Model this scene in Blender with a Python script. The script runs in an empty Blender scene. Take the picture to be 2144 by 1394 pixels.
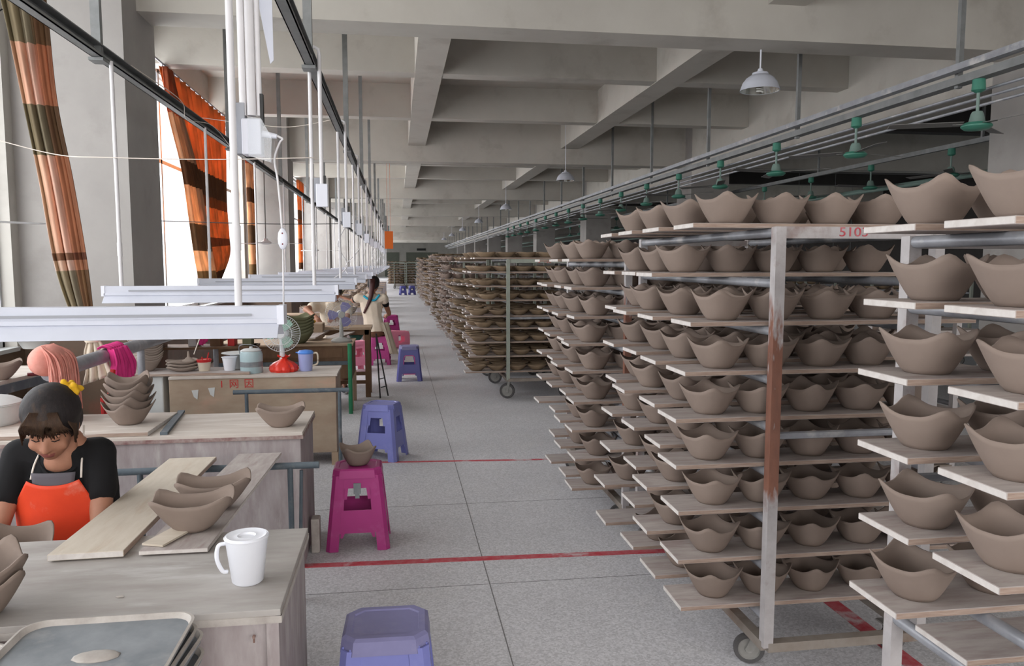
import bpy, bmesh, math, random
import numpy as np
from mathutils import Vector, Matrix
random.seed(7)
PI = math.pi
COL = bpy.context.scene.collection
SC = bpy.context.scene

# ------------------------------------------------------------------ camera, world, light, exposure
def setup():
    f = 1600.0; W, H = 2144, 1394; vx, vy = 832.0, 550.0
    phi = math.atan((H/2-vy)/f); th = math.atan((W/2-vx)/f*math.cos(phi))
    F = Vector((math.sin(th)*math.cos(phi), math.cos(th)*math.cos(phi), -math.sin(phi)))
    R = Vector((math.cos(th), -math.sin(th), 0)); U = R.cross(F)
    cam = bpy.data.cameras.new('camera'); co = bpy.data.objects.new('camera', cam); COL.objects.link(co)
    m = Matrix((R, U, -F)).transposed().to_4x4(); m.translation = (0, 0, 1.58)
    co.matrix_world = m
    cam.sensor_width = 36; cam.lens = f/W*36; cam.clip_end = 300; cam.clip_start = .05
    SC.camera = co
    w = bpy.data.worlds.new('overcast_sky'); SC.world = w; w.use_nodes = True
    bg = w.node_tree.nodes['Background']; bg.inputs[0].default_value = (.93, .97, 1, 1); bg.inputs[1].default_value = 2.0
    def area(name, loc, rot, sx, sy, e, col):
        l = bpy.data.lights.new(name, 'AREA'); l.shape = 'RECTANGLE'; l.size = sx; l.size_y = sy; l.energy = e; l.color = col
        o = bpy.data.objects.new(name, l); COL.objects.link(o); o.location = loc; o.rotation_euler = rot
        return o
    day = (.98, .98, 1.0)
    # daylight entering through the window bays of the left wall (pointing +X, tilted a little down)
    for k in range(-1, 9):
        area('window_daylight', (-3.25, 2.7+9.1*k, 2.5), (0, math.radians(-84), 0), 2.8, 7.4,
             (230 if k <= 0 else 460), day)
    # added fill lights out of view, in front of solid walls
    area('rear_daylight_fill', (3.6, -5.6, 2.9), (math.radians(76), 0, 0), 11, 2.6, 570, (1.0, .98, .97))  # soft fill standing in for unseen daylight from behind the camera
    area('side_hall_fill', (16.2, 14, 2.2), (0, math.radians(90), 0), 2.0, 30, 60, (.85, .95, 1))  # weak fill added beside the right wall, which has no windows
    SC.view_settings.view_transform = 'Standard'; SC.view_settings.look = 'None'
    SC.view_settings.gamma = 1; SC.view_settings.use_curve_mapping = False; SC.view_settings.exposure = 0.0
    SC.cycles.max_bounces = 8; SC.cycles.diffuse_bounces = 5; SC.cycles.transparent_max_bounces = 12
setup()

# ------------------------------------------------------------------ materials
def s2l(c):
    return tuple(((x/255)/12.92 if x/255 <= .04045 else ((x/255+.055)/1.055)**2.4) for x in c)
def mat(name, c1, c2=None, scale=6, rough=.65, bump=0., metal=0., contrast=.25, stretch=(1,1,1), c3=None, c3amt=.6, c3scale=3,
        rand=0., emit=None, trans=0., alpha=None, spec=.4, speck=None, detail=5):
    m = bpy.data.materials.new(name); m.use_nodes = True
    nt = m.node_tree; N = nt.nodes; L = nt.links; b = N['Principled BSDF']
    b.inputs['Roughness'].default_value = rough; b.inputs['Metallic'].default_value = metal
    b.inputs['Specular IOR Level'].default_value = spec
    c1 = s2l(c1)+(1,)
    out = None
    tc = N.new('ShaderNodeTexCoord'); mp = N.new('ShaderNodeMapping'); mp.inputs['Scale'].default_value = stretch
    L.new(tc.outputs['Object'], mp.inputs[0])
    vec = mp.outputs[0]
    if rand:
        oi = N.new('ShaderNodeObjectInfo'); va = N.new('ShaderNodeVectorMath'); va.operation = 'ADD'
        ml = N.new('ShaderNodeMath'); ml.operation = 'MULTIPLY'; ml.inputs[1].default_value = 37
        L.new(oi.outputs['Random'], ml.inputs[0]); L.new(vec, va.inputs[0]); L.new(ml.outputs[0], va.inputs[1]); vec = va.outputs[0]
    rgb = N.new('ShaderNodeRGB'); rgb.outputs[0].default_value = c1; out = rgb.outputs[0]
    def mixin(a, col, fac):
        mx = N.new('ShaderNodeMix'); mx.data_type = 'RGBA'
        L.new(fac, mx.inputs[0]); L.new(a, mx.inputs[6])
        if isinstance(col, tuple): mx.inputs[7].default_value = col
        else: L.new(col, mx.inputs[7])
        return mx.outputs[2]
    def noise(sc, lo, hi, amt=1., det=detail, vec=vec):
        n = N.new('ShaderNodeTexNoise'); n.inputs['Scale'].default_value = sc; n.inputs['Detail'].default_value = det
        n.inputs['Roughness'].default_value = .62
        L.new(vec, n.inputs['Vector'])
        r = N.new('ShaderNodeMapRange'); r.inputs[1].default_value = lo; r.inputs[2].default_value = hi; r.inputs[4].default_value = amt
        L.new(n.outputs[0], r.inputs[0]); return r.outputs[0], n.outputs[0]
    if c2:
        fac, raw = noise(scale, .5-contrast, .5+contrast)
        out = mixin(out, s2l(c2)+(1,), fac)
    if c3:
        fac3, _ = noise(c3scale, .55, .68, c3amt, 6)
        out = mixin(out, s2l(c3)+(1,), fac3)
    if speck:
        v = N.new('ShaderNodeTexVoronoi'); v.inputs['Scale'].default_value = speck[0]; L.new(tc.outputs['Object'], v.inputs['Vector'])
        sep = N.new('ShaderNodeSeparateColor'); L.new(v.outputs['Color'], sep.inputs[0])
        r = N.new('ShaderNodeMapRange'); r.inputs[1].default_value = .0; r.inputs[2].default_value = 1; r.inputs[3].default_value = speck[1]; r.inputs[4].default_value = speck[2]
        L.new(sep.outputs[0], r.inputs[0])
        mu = N.new('ShaderNodeMix'); mu.data_type = 'RGBA'; mu.blend_type = 'MULTIPLY'; mu.inputs[0].default_value = 1
        L.new(out, mu.inputs[6]); L.new(r.outputs[0], mu.inputs[7]); out = mu.outputs[2]
    if rand:
        r = N.new('ShaderNodeMapRange'); r.inputs[3].default_value = 1-rand; r.inputs[4].default_value = 1+rand
        L.new(oi.outputs['Random'], r.inputs[0])
        mu = N.new('ShaderNodeMix'); mu.data_type = 'RGBA'; mu.blend_type = 'MULTIPLY'; mu.inputs[0].default_value = 1
        L.new(out, mu.inputs[6]); L.new(r.outputs[0], mu.inputs[7]); out = mu.outputs[2]
    L.new(out, b.inputs['Base Color'])
    if bump:
        _, raw = noise(scale*4, 0, 1)
        bp = N.new('ShaderNodeBump'); bp.inputs['Strength'].default_value = bump; bp.inputs['Distance'].default_value = .01
        L.new(raw, bp.inputs['Height']); L.new(bp.outputs[0], b.inputs['Normal'])
    if emit:
        b.inputs['Emission Color'].default_value = s2l(emit[0])+(1,); b.inputs['Emission Strength'].default_value = emit[1]
    if trans: b.inputs['Transmission Weight'].default_value = trans
    if alpha is not None: b.inputs['Alpha'].default_value = alpha
    m['out'] = 1
    return m
def cloth_bands(name, bands, dark=(60,45,35), transl=.35, ustripes=None):
    """plaid cloth: bands = [(v0, colour)] along the height; a dark weave stripe runs along it"""
    m = bpy.data.materials.new(name); m.use_nodes = True; nt = m.node_tree; N = nt.nodes; L = nt.links
    b = N['Principled BSDF']; b.inputs['Roughness'].default_value = .85
    uv = N.new('ShaderNodeUVMap'); sx = N.new('ShaderNodeSeparateXYZ'); L.new(uv.outputs[0], sx.inputs[0])
    r = N.new('ShaderNodeValToRGB'); r.color_ramp.interpolation = 'CONSTANT'; e = r.color_ramp.elements
    while len(e) > 1: e.remove(e[-1])
    e[0].position = 0; e[0].color = s2l(bands[0][1])+(1,)
    for p, c in bands[1:]:
        k = e.new(p); k.color = s2l(c)+(1,)
    L.new(sx.outputs[1], r.inputs[0]); out = r.outputs[0]
    if ustripes:
        r2 = N.new('ShaderNodeValToRGB'); r2.color_ramp.interpolation = 'CONSTANT'; e = r2.color_ramp.elements
        while len(e) > 1: e.remove(e[-1])
        e[0].position = 0; e[0].color = (1,1,1,1)
        for p, c in ustripes:
            k = e.new(p); k.color = s2l(c)+(1,)
        L.new(sx.outputs[0], r2.inputs[0])
        mu = N.new('ShaderNodeMix'); mu.data_type = 'RGBA'; mu.blend_type = 'MULTIPLY'; mu.inputs[0].default_value = 1
        L.new(out, mu.inputs[6]); L.new(r2.outputs[0], mu.inputs[7]); out = mu.outputs[2]
    n = N.new('ShaderNodeTexNoise'); n.inputs['Scale'].default_value = 9; n.inputs['Detail'].default_value = 6; L.new(uv.outputs[0], n.inputs[0])
    mr = N.new('ShaderNodeMapRange'); mr.inputs[1].default_value = .35; mr.inputs[2].default_value = .65; mr.inputs[3].default_value = .7; mr.inputs[4].default_value = 1.05
    L.new(n.outputs[0], mr.inputs[0])
    mu = N.new('ShaderNodeMix'); mu.data_type = 'RGBA'; mu.blend_type = 'MULTIPLY'; mu.inputs[0].default_value = 1
    L.new(out, mu.inputs[6]); L.new(mr.outputs[0], mu.inputs[7]); out = mu.outputs[2]
    L.new(out, b.inputs['Base Color'])
    t = N.new('ShaderNodeBsdfTranslucent'); L.new(out, t.inputs[0])
    mx = N.new('ShaderNodeMixShader'); mx.inputs[0].default_value = transl
    L.new(b.outputs[0], mx.inputs[1]); L.new(t.outputs[0], mx.inputs[2]); L.new(mx.outputs[0], N['Material Output'].inputs[0])
    return m
def glassy(name, col, a=.25, rough=.1):
    m = bpy.data.materials.new(name); m.use_nodes = True; nt = m.node_tree; N = nt.nodes; L = nt.links
    b = N['Principled BSDF']; b.inputs['Base Color'].default_value = s2l(col)+(1,); b.inputs['Roughness'].default_value = rough
    t = N.new('ShaderNodeBsdfTransparent'); mx = N.new('ShaderNodeMixShader'); mx.inputs[0].default_value = a
    L.new(t.outputs[0], mx.inputs[1]); L.new(b.outputs[0], mx.inputs[2]); L.new(mx.outputs[0], N['Material Output'].inputs[0])
    return m

MT = {}
MT['plaster'] = mat('painted_plaster', (190,187,180), (175,171,165), 1.4, .85, .05, contrast=.3, c3=(140,134,126), c3amt=.35, c3scale=1.1)
MT['beam'] = mat('painted_concrete', (196,192,184), (184,179,171), 1.8, .85, .06, c3=(146,138,128), c3amt=.35, c3scale=1.6)
MT['column'] = mat('dusty_grey_plaster', (166,162,158), (150,146,143), 1.6, .85, .08, c3=(128,122,118), c3amt=.35, c3scale=2)
MT['wainscot'] = mat('brown_wainscot_paint', (104,84,68), (84,68,56), 4, .6, .05, c3=(130,70,55), c3amt=.4)
MT['darkwall'] = mat('side_hall_shade_tone', (70,66,64), (58,55,54), 2, .85)  # gloom of the side hall darkened into the colour
MT['floor'] = mat('grey_terrazzo', (214,213,216), (198,197,200), 1.3, .6, .02, contrast=.25, c3=(210,208,208), c3amt=.5, c3scale=2.2, speck=(125,.74,1.08), spec=.3)
MT['joint'] = mat('floor_joint_dirt', (132,130,130), (112,110,110), 20, .9)
MT['redline'] = mat('worn_red_floor_paint', (184,60,72), (190,104,110), 22, .7, contrast=.15, c3=(206,204,206), c3amt=1, c3scale=4.5)
MT['clay'] = mat('raw_grey_brown_clay', (143,128,118), (130,115,106), 5, .85, .03, rand=.07, spec=.25)
MT['claypale'] = mat('dry_pale_clay', (172,158,148), (158,144,134), 5, .85, .03, rand=.06, spec=.2)
MT['glazed'] = mat('brown_clay_dish', (140,120,96), (118,100,82), 10, .7, .02, rand=.16, spec=.3)
MT['plank'] = mat('dusty_plank_top', (184,176,171), (158,146,142), 7, .8, .05, contrast=.2, stretch=(1,5,5), c3=(140,118,114), c3amt=.55, c3scale=4, rand=.08)
MT['plankend'] = mat('clay_dusted_plank_end', (215,210,206), (190,182,176), 30, .9, .05)
MT['plyedge'] = mat('plywood_edge', (172,154,140), (138,114,102), 10, .8, .05, stretch=(1,1,34), contrast=.12, c3=(205,195,188), c3amt=.7, c3scale=5)
MT['plypale'] = mat('clean_pale_plywood', (204,194,180), (188,176,160), 5, .7, .02, stretch=(1,6,4), c3=(176,150,126), c3amt=.4, c3scale=3)
MT['galv'] = mat('galvanised_pipe', (170,172,178), (136,138,144), 9, .42, .03, metal=.35, c3=(200,198,196), c3amt=.8, c3scale=6)
MT['whitepost'] = mat('chipped_white_paint', (188,184,184), (164,158,158), 12, .6, .04, c3=(120,84,70), c3amt=.55, c3scale=5)
MT['rustpost'] = mat('rust_and_white_paint', (170,160,156), (116,66,44), 5, .8, .12, contrast=.1, stretch=(4,4,1), c3=(92,54,40), c3amt=.7, c3scale=9)
def rusty_post(name, z0, z1):
    m = mat(name, (186,182,182), (160,154,154), 12, .65, .05, c3=(120,84,70), c3amt=.6, c3scale=5); nt = m.node_tree; N = nt.nodes; L = nt.links
    b = N['Principled BSDF']; base = b.inputs['Base Color'].links[0].from_socket
    tc = N.new('ShaderNodeTexCoord'); sp = N.new('ShaderNodeSeparateXYZ'); L.new(tc.outputs['Object'], sp.inputs[0])
    mp = N.new('ShaderNodeMapping'); mp.inputs['Scale'].default_value = (9, 9, 2.5); L.new(tc.outputs['Object'], mp.inputs[0])
    n = N.new('ShaderNodeTexNoise'); n.inputs['Scale'].default_value = 3; n.inputs['Detail'].default_value = 7; L.new(mp.outputs[0], n.inputs[0])
    def rng(src, a, c, lo, hi):
        r = N.new('ShaderNodeMapRange'); r.inputs[1].default_value = a; r.inputs[2].default_value = c; r.inputs[3].default_value = lo; r.inputs[4].default_value = hi
        L.new(src, r.inputs[0]); return r.outputs[0]
    def op(k, a, c):
        o = N.new('ShaderNodeMath'); o.operation = k; o.use_clamp = True; L.new(a, o.inputs[0])
        if isinstance(c, float): o.inputs[1].default_value = c
        else: L.new(c, o.inputs[1])
        return o.outputs[0]
    band = op('MULTIPLY', rng(sp.outputs[2], z0-.22, z0+.02, 0, 1), rng(sp.outputs[2], z1-.12, z1+.3, 1, 0))
    fac = rng(op('MULTIPLY', band, rng(n.outputs[0], .3, .62, .25, 1.3)), .30, .50, 0, .92)
    mx = N.new('ShaderNodeMix'); mx.data_type = 'RGBA'; L.new(fac, mx.inputs[0]); L.new(base, mx.inputs[6])
    rc = N.new('ShaderNodeMix'); rc.data_type = 'RGBA'; L.new(n.outputs[0], rc.inputs[0]); rc.inputs[6].default_value = s2l((84,48,36))+(1,); rc.inputs[7].default_value = s2l((150,94,68))+(1,)
    L.new(rc.outputs[2], mx.inputs[7]); L.new(mx.outputs[2], b.inputs['Base Color']); return m
MT['rustband'] = rusty_post('white_post_with_rust_band', .86, 1.28)
MT['greenpost'] = mat('pale_green_post_paint', (158,164,152), (138,144,134), 10, .6, c3=(110,96,84), c3amt=.4)
MT['frame'] = mat('grimy_steel_angle', (150,142,134), (120,108,98), 9, .7, .08, c3=(104,78,60), c3amt=.6)
MT['rubber'] = mat('grey_rubber', (92,90,90), (74,72,72), 10, .8)
MT['hub'] = mat('dusty_caster_hub', (158,156,152), (130,128,124), 12, .6, metal=.2)
MT['channel'] = mat('grey_steel_channel', (142,144,144), (116,118,118), 7, .55, .05, metal=.3, c3=(140,140,138), c3amt=.5)
MT['pvc'] = mat('white_pvc', (222,220,222), (208,206,208), 4, .4)
MT['fixture'] = mat('white_enamelled_sheet', (204,207,218), (190,193,204), 3, .45, spec=.5)
MT['fixshade'] = mat('grey_plate_and_groove_shade', (150,152,158), None, rough=.5)
MT['whitebox'] = mat('white_plastic', (222,224,234), None, rough=.35)
MT['clear'] = glassy('clear_plastic', (225,230,235), .22, .08)
MT['glass'] = glassy('window_glass', (235,240,245), .10, .03)
MT['alu'] = mat('window_aluminium', (196,200,204), (176,180,184), 5, .4, metal=.4)
MT['tabletop'] = mat('clay_smeared_tabletop', (176,172,168), (148,141,136), 3, .75, .05, contrast=.22, stretch=(1,4,1), c3=(196,194,193), c3amt=.6, c3scale=2.5)
MT['tabletop2'] = mat('pale_smeared_tabletop', (206,198,190), (182,170,160), 3, .75, .04, stretch=(1,5,1), c3=(222,216,210), c3amt=.7, c3scale=2.5)
MT['cab'] = mat('clay_stained_cabinet_wood', (172,164,164), (142,130,130), 4, .8, .06, contrast=.2, stretch=(4,4,1), c3=(184,178,176), c3amt=.65, c3scale=3)
MT['cabbeige'] = mat('scuffed_beige_plywood', (176,160,140), (152,130,112), 3.5, .8, .04, stretch=(1,1,2), c3=(190,150,130), c3amt=.5, c3scale=2)
MT['cabedge'] = mat('worn_maroon_edge', (120,84,82), (170,156,150), 14, .8, .1, contrast=.15)
MT['tray'] = mat('scuffed_grey_tray', (140,144,148), (112,117,122), 6, .6, .05, contrast=.15, c3=(178,176,174), c3amt=.5, c3scale=4)
MT['trayrim'] = mat('dried_clay_rim', (192,186,180), (158,150,144), 16, .9, .1)
MT['bluepipe'] = mat('grey_blue_painted_pipe', (96,106,112), (74,84,94), 14, .6, .06, c3=(150,150,150), c3amt=.5, c3scale=8)
MT['greenpipe'] = mat('green_pipe_paint', (48,140,96), (40,116,80), 9, .45, c3=(150,160,150), c3amt=.3)
MT['pinkplastic'] = mat('magenta_plastic', (178,58,132), (160,46,116), 3, .38, c3=(196,120,164), c3amt=.25, c3scale=7)
MT['blueplastic'] = mat('periwinkle_plastic', (128,132,196), (116,120,184), 3, .38, c3=(160,160,200), c3amt=.25, c3scale=7)
MT['dustyblue'] = mat('dusty_periwinkle_seat', (136,134,176), (122,120,160), 6, .5, c3=(160,156,180), c3amt=.4, c3scale=5)
MT['pinktrim'] = mat('pink_plastic_trim', (206,66,140), None, rough=.4)
MT['lightpink'] = mat('pale_pink_plastic', (240,150,176), (226,136,164), 4, .4)
MT['purplebl'] = mat('blue_violet_plastic', (98,98,168), (86,86,152), 3, .4)
MT['skin'] = mat('tan_skin', (176,128,104), (160,112,90), 12, .55, .01, spec=.35)
MT['lips'] = mat('lips', (140,82,76), None, rough=.5)
MT['hair'] = mat('dark_brown_hair', (30,26,27), (46,41,41), 26, .6, .2, spec=.25, stretch=(4,4,.5), c3=(92,68,48), c3amt=.35, c3scale=6)
MT['hairtips'] = mat('faded_hair_tips', (52,40,34), (80,60,45), 30, .6, .25, spec=.2, stretch=(5,5,.5))
MT['redhair'] = mat('red_brown_ponytail', (86,40,36), (52,28,28), 26, .45, .2, stretch=(4,4,.5))
MT['black'] = mat('black_cotton', (20,19,22), (12,12,14), 9, .9, .05)
MT['greyshirt'] = mat('grey_undershirt', (92,88,94), None, rough=.9)
MT['apron'] = mat('orange_red_apron', (228,72,34), (206,58,28), 5, .6, .1, c3=(214,150,130), c3amt=.55, c3scale=8)
MT['cream'] = mat('cream_apron_cotton', (226,214,196), (204,190,170), 6, .9, .1)
MT['string'] = mat('white_apron_string', (226,216,206), None, rough=.8)
MT['yellow'] = mat('yellow_scrunchie', (232,186,40), (214,160,30), 18, .8, .4)
MT['teal'] = mat('turquoise_strap', (40,160,190), None, rough=.8)
MT['trousers'] = mat('brown_trousers', (112,78,58), (92,62,46), 6, .9)
MT['darkshoe'] = mat('dark_shoe', (36,34,34), None, rough=.7)
MT['hotpink'] = mat('hot_pink_cloth', (240,70,150), (206,44,120), 8, .85, .2)
MT['palepink'] = mat('pale_salmon_rag', (232,164,150), (206,128,116), 10, .9, .3)
MT['white'] = mat('white_glazed_plastic', (232,234,240), (222,224,232), 3, .35)
MT['offwhite'] = mat('off_white_enamel', (206,208,206), (188,190,190), 5, .45)
MT['aqua'] = mat('pale_aqua_enamel', (176,196,200), (160,182,188), 4, .4)
MT['bluelid'] = mat('blue_plastic_lid', (86,140,224), None, rough=.35)
MT['jug'] = glassy('frosted_lilac_plastic', (176,184,232), .72, .3)
MT['redbag'] = mat('red_plastic_bag', (232,70,52), (206,44,34), 9, .35, .3)
MT['red'] = mat('red_paint', (196,40,40), (176,34,34), 6, .5)
MT['maroon'] = mat('maroon_plastic', (120,40,48), None, rough=.45)
MT['fangrey'] = mat('grey_fan_plastic', (176,176,172), (160,160,156), 5, .45)
MT['fanwhite'] = mat('white_fan_plastic', (214,216,218), None, rough=.4)
MT['fangreen'] = glassy('mint_fan_blade', (170,214,196), .55, .3)
MT['fanpurple'] = glassy('violet_fan_blade', (120,116,176), .75, .3)
MT['cfgreen'] = mat('teal_green_enamel', (74,140,120), (62,122,104), 4, .35)
MT['cfmint'] = mat('pale_mint_enamel', (128,150,142), (112,134,126), 4, .45)
MT['cfblade'] = mat('grey_fan_blade', (120,118,116), (104,102,100), 4, .5)
MT['chrome'] = mat('bright_reflector', (214,214,206), None, rough=.18, metal=.9)
MT['cflbulb'] = mat('white_spiral_glass', (222,222,216), None, rough=.3)
MT['wood'] = mat('brown_stained_wood', (120,92,68), (96,70,50), 4, .75, .08, stretch=(3,3,1))
MT['woodpale'] = mat('pale_worn_wood', (178,156,132), (152,130,110), 4, .8, .06, stretch=(1,4,1))
MT['darksteel'] = mat('dark_steel', (60,60,60), (48,48,48), 6, .5, metal=.3)
MT['doorgrey'] = mat('grey_green_door', (112,116,104), (100,104,94), 2, .7)
MT['orange'] = mat('orange_sign_board', (232,112,32), None, rough=.6)
MT['olive'] = mat('olive_clay', (112,112,82), (98,98,72), 6, .7)
MT['greenbowl'] = mat('dark_green_plastic', (36,96,84), None, rough=.4)
MT['lamptube'] = mat('lit_tube', (255,255,250), None, emit=((255,255,246), 14))
MT['navy'] = mat('navy_cloth', (36,48,110), None, rough=.8)
MT['wallout'] = mat('pale_outside_paving', (210,212,208), None, rough=.9)
PLAID = [(0,(150,138,114)),(.233,(236,190,168)),(.34,(138,126,102)),(.449,(240,198,176)),(.636,(150,108,84)),(.65,(238,206,188)),(.672,(172,160,136))]
MT['plaid'] = cloth_bands('plaid_curtain_cloth', PLAID, transl=.28, ustripes=[(.0,(205,200,180)),(.16,(255,250,240)),(.30,(190,150,120)),(.36,(255,255,255)),(.52,(235,215,200)),(.64,(185,140,110)),(.74,(215,175,145)),(.88,(160,125,100))])
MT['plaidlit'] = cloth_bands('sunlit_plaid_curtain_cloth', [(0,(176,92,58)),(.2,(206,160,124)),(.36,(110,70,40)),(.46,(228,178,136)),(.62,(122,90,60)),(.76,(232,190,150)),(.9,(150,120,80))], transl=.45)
MT['orangecur'] = cloth_bands('orange_curtain_cloth', [(0,(222,138,80)),(.32,(104,70,44)),(.42,(150,86,44)),(.47,(228,144,80)),(.64,(150,82,42)),(.70,(230,146,82)),(.92,(112,72,44))], transl=.40)

# ------------------------------------------------------------------ mesh helpers
def T(o, label=None, cat=None, group=None, kind=None):
    if label: o['label'] = label
    if cat: o['category'] = cat
    if group: o['group'] = group
    if kind: o['kind'] = kind
    return o
def empty(name, loc=(0,0,0), rz=0., label=None, cat=None, group=None):
    o = bpy.data.objects.new(name, None); COL.objects.link(o); o.location = loc; o.rotation_euler = (0,0,rz); o.empty_display_size = .1
    return T(o, label, cat, group)
def dup(root, loc=None, rz=None, label=None, group=None, cat=None, parent=None):
    c = root.copy(); COL.objects.link(c)
    if parent is not None: c.parent = parent
    for ch in list(root.children):
        dup(ch, parent=c)
    if loc is not None: c.location = loc
    if rz is not None: c.rotation_euler = (c.rotation_euler[0], c.rotation_euler[1], rz)
    if label: c['label'] = label
    if group: c['group'] = group
    if cat: c['category'] = cat
    return c
class MB:
    def __init__(s): s.bm = bmesh.new()
    def _tf(s, vs, M):
        for v in vs: v.co = M @ v.co
    def box(s, c, d, rot=None, mi=0):
        r = bmesh.ops.create_cube(s.bm, size=1)
        M = Matrix.Translation(c) @ (rot.to_4x4() if rot else Matrix.Identity(4)) @ Matrix.Diagonal((d[0], d[1], d[2], 1))
        s._tf(r['verts'], M)
        for f in {f for v in r['verts'] for f in v.link_faces}: f.material_index = mi
        return s
    def b2(s, x0, y0, z0, x1, y1, z1, mi=0):
        return s.box(((x0+x1)/2, (y0+y1)/2, (z0+z1)/2), (abs(x1-x0), abs(y1-y0), abs(z1-z0)), mi=mi)
    def tube(s, p0, p1, r, n=10, r2=None, caps=True, mi=0):
        p0 = Vector(p0); p1 = Vector(p1); d = p1-p0
        if d.length < 1e-6: return s
        q = d.to_track_quat('Z', 'Y')
        r_ = bmesh.ops.create_cone(s.bm, cap_ends=caps, segments=n, radius1=r, radius2=(r if r2 is None else r2), depth=d.length)
        s._tf(r_['verts'], Matrix.Translation((p0+p1)/2) @ q.to_matrix().to_4x4())
        for f in {f for v in r_['verts'] for f in v.link_faces}: f.material_index = mi
        return s
    def bar(s, p0, p1, w, h, mi=0):
        """square bar from p0 to p1, h measured along world z where possible"""
        p0 = Vector(p0); p1 = Vector(p1); d = p1-p0
        if abs(d.normalized().z) > .99: rot = Matrix.Identity(3); dims = (w, h, d.length)
        else:
            y = d.normalized(); x = y.cross(Vector((0,0,1))).normalized(); z = x.cross(y)
            rot = Matrix((x, y, z)).transposed(); dims = (w, d.length, h)
        return s.box((p0+p1)/2, dims, rot, mi)
    def path(s, pts, r, n=8):
        pts = [Vector(p) for p in pts]
        rings = []
        up = Vector((0,0,1))
        for i, p in enumerate(pts):
            t = (pts[min(i+1, len(pts)-1)]-pts[max(i-1, 0)]).normalized()
            a = t.cross(up)
            if a.length < .05: a = t.cross(Vector((1,0,0)))
            a.normalize(); b = t.cross(a)
            rr = r(i/(len(pts)-1)) if callable(r) else r
            rings.append([s.bm.verts.new(p+(a*math.cos(2*PI*k/n)+b*math.sin(2*PI*k/n))*rr) for k in range(n)])
        for i in range(len(rings)-1):
            for k in range(n):
                s.bm.faces.new((rings[i][k], rings[i][(k+1)%n], rings[i+1][(k+1)%n], rings[i+1][k]))
        s.bm.faces.new(rings[0][::-1]); s.bm.faces.new(rings[-1])
        return s
    def lathe(s, prof, n=24, c=(0,0,0), mi=0, M=None):
        c = Vector(c); rings = []; new = []
        for r, z in prof:
            if r < 1e-5: v = s.bm.verts.new((0,0,z)); rings.append([v]); new.append(v)
            else:
                rg = [s.bm.verts.new((r*math.cos(2*PI*k/n), r*math.sin(2*PI*k/n), z)) for k in range(n)]; rings.append(rg); new += rg
        for a, b in zip(rings[:-1], rings[1:]):
            for k in range(n):
                q = (k+1) % n
                if len(a) == 1 and len(b) == 1: continue
                if len(a) == 1: f = s.bm.faces.new((a[0], b[k], b[q]))
                elif len(b) == 1: f = s.bm.faces.new((a[k], b[0], a[q]))
                else: f = s.bm.faces.new((a[k], b[k], b[q], a[q]))
                f.material_index = mi
        Mt = Matrix.Translation(c) @ (M if M else Matrix.Identity(4))
        s._tf(new, Mt)
        return s
    def prism(s, poly, axis, a, b, mi=0):
        """extrude a 2d polygon along an axis ('x','y','z') from a to b"""
        def P(u, v, w): return {'x': (w, u, v), 'y': (u, w, v), 'z': (u, v, w)}[axis]
        A = [s.bm.verts.new(P(u, v, a)) for u, v in poly]; B = [s.bm.verts.new(P(u, v, b)) for u, v in poly]
        n = len(poly)
        fs = [s.bm.faces.new(A[::-1]), s.bm.faces.new(B)]
        for i in range(n): fs.append(s.bm.faces.new((A[i], A[(i+1)%n], B[(i+1)%n], B[i])))
        for f in fs: f.material_index = mi
        return s
    def ell(s, c, r, rot=None, sub=2):
        q = bmesh.ops.create_icosphere(s.bm, subdivisions=sub, radius=1)
        s._tf(q['verts'], Matrix.Translation(c) @ (rot.to_4x4() if rot else Matrix.Identity(4)) @ Matrix.Diagonal((r[0], r[1], r[2], 1)))
        return s
    def cap(s, p0, r0, p1, r1, sub=2):
        """rounded cone: hull of two spheres (r may be a 3-tuple)"""
        t = bmesh.new()
        for p, r in ((p0, r0), (p1, r1)):
            if not isinstance(r, tuple): r = (r, r, r)
            q = bmesh.ops.create_icosphere(t, subdivisions=sub, radius=1)
            for v in q['verts']: v.co = Vector(p)+Vector((v.co.x*r[0], v.co.y*r[1], v.co.z*r[2]))
        h = bmesh.ops.convex_hull(t, input=t.verts[:])
        bmesh.ops.delete(t, geom=[g for g in h['geom_interior'] if isinstance(g, bmesh.types.BMVert)], context='VERTS')
        me = bpy.data.meshes.new('tmp'); t.to_mesh(me); t.free(); s.bm.from_mesh(me); bpy.data.meshes.remove(me)
        return s
    def mesh(s, name, mats, smooth=False, bevel=0):
        bmesh.ops.recalc_face_normals(s.bm, faces=s.bm.faces[:])
        if bevel:
            ed = [e for e in s.bm.edges if e.calc_face_angle(0) > .6]
            bmesh.ops.bevel(s.bm, geom=ed, offset=bevel, segments=2, affect='EDGES', profile=.5, clamp_overlap=True)
        me = bpy.data.meshes.new(name); s.bm.to_mesh(me); s.bm.free()
        for m in (mats if isinstance(mats, (list, tuple)) else [mats]): me.materials.append(MT[m] if isinstance(m, str) else m)
        if smooth:
            me.shade_smooth()
            if smooth != 2: me.set_sharp_from_angle(angle=math.radians(38))
        return me
    def build(s, name, mats, parent=None, smooth=False, bevel=0, loc=None):
        o = bpy.data.objects.new(name, s.mesh(name, mats, smooth, bevel)); COL.objects.link(o)
        if parent is not None: o.parent = parent
        if loc: o.location = loc
        return o
def obj(name, me, parent=None, loc=None, rz=None):
    o = bpy.data.objects.new(name, me); COL.objects.link(o)
    if parent is not None: o.parent = parent
    if loc is not None: o.location = loc
    if rz is not None: o.rotation_euler = (0,0,rz)
    return o
def S(o): o['kind'] = 'structure'; return o
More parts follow.
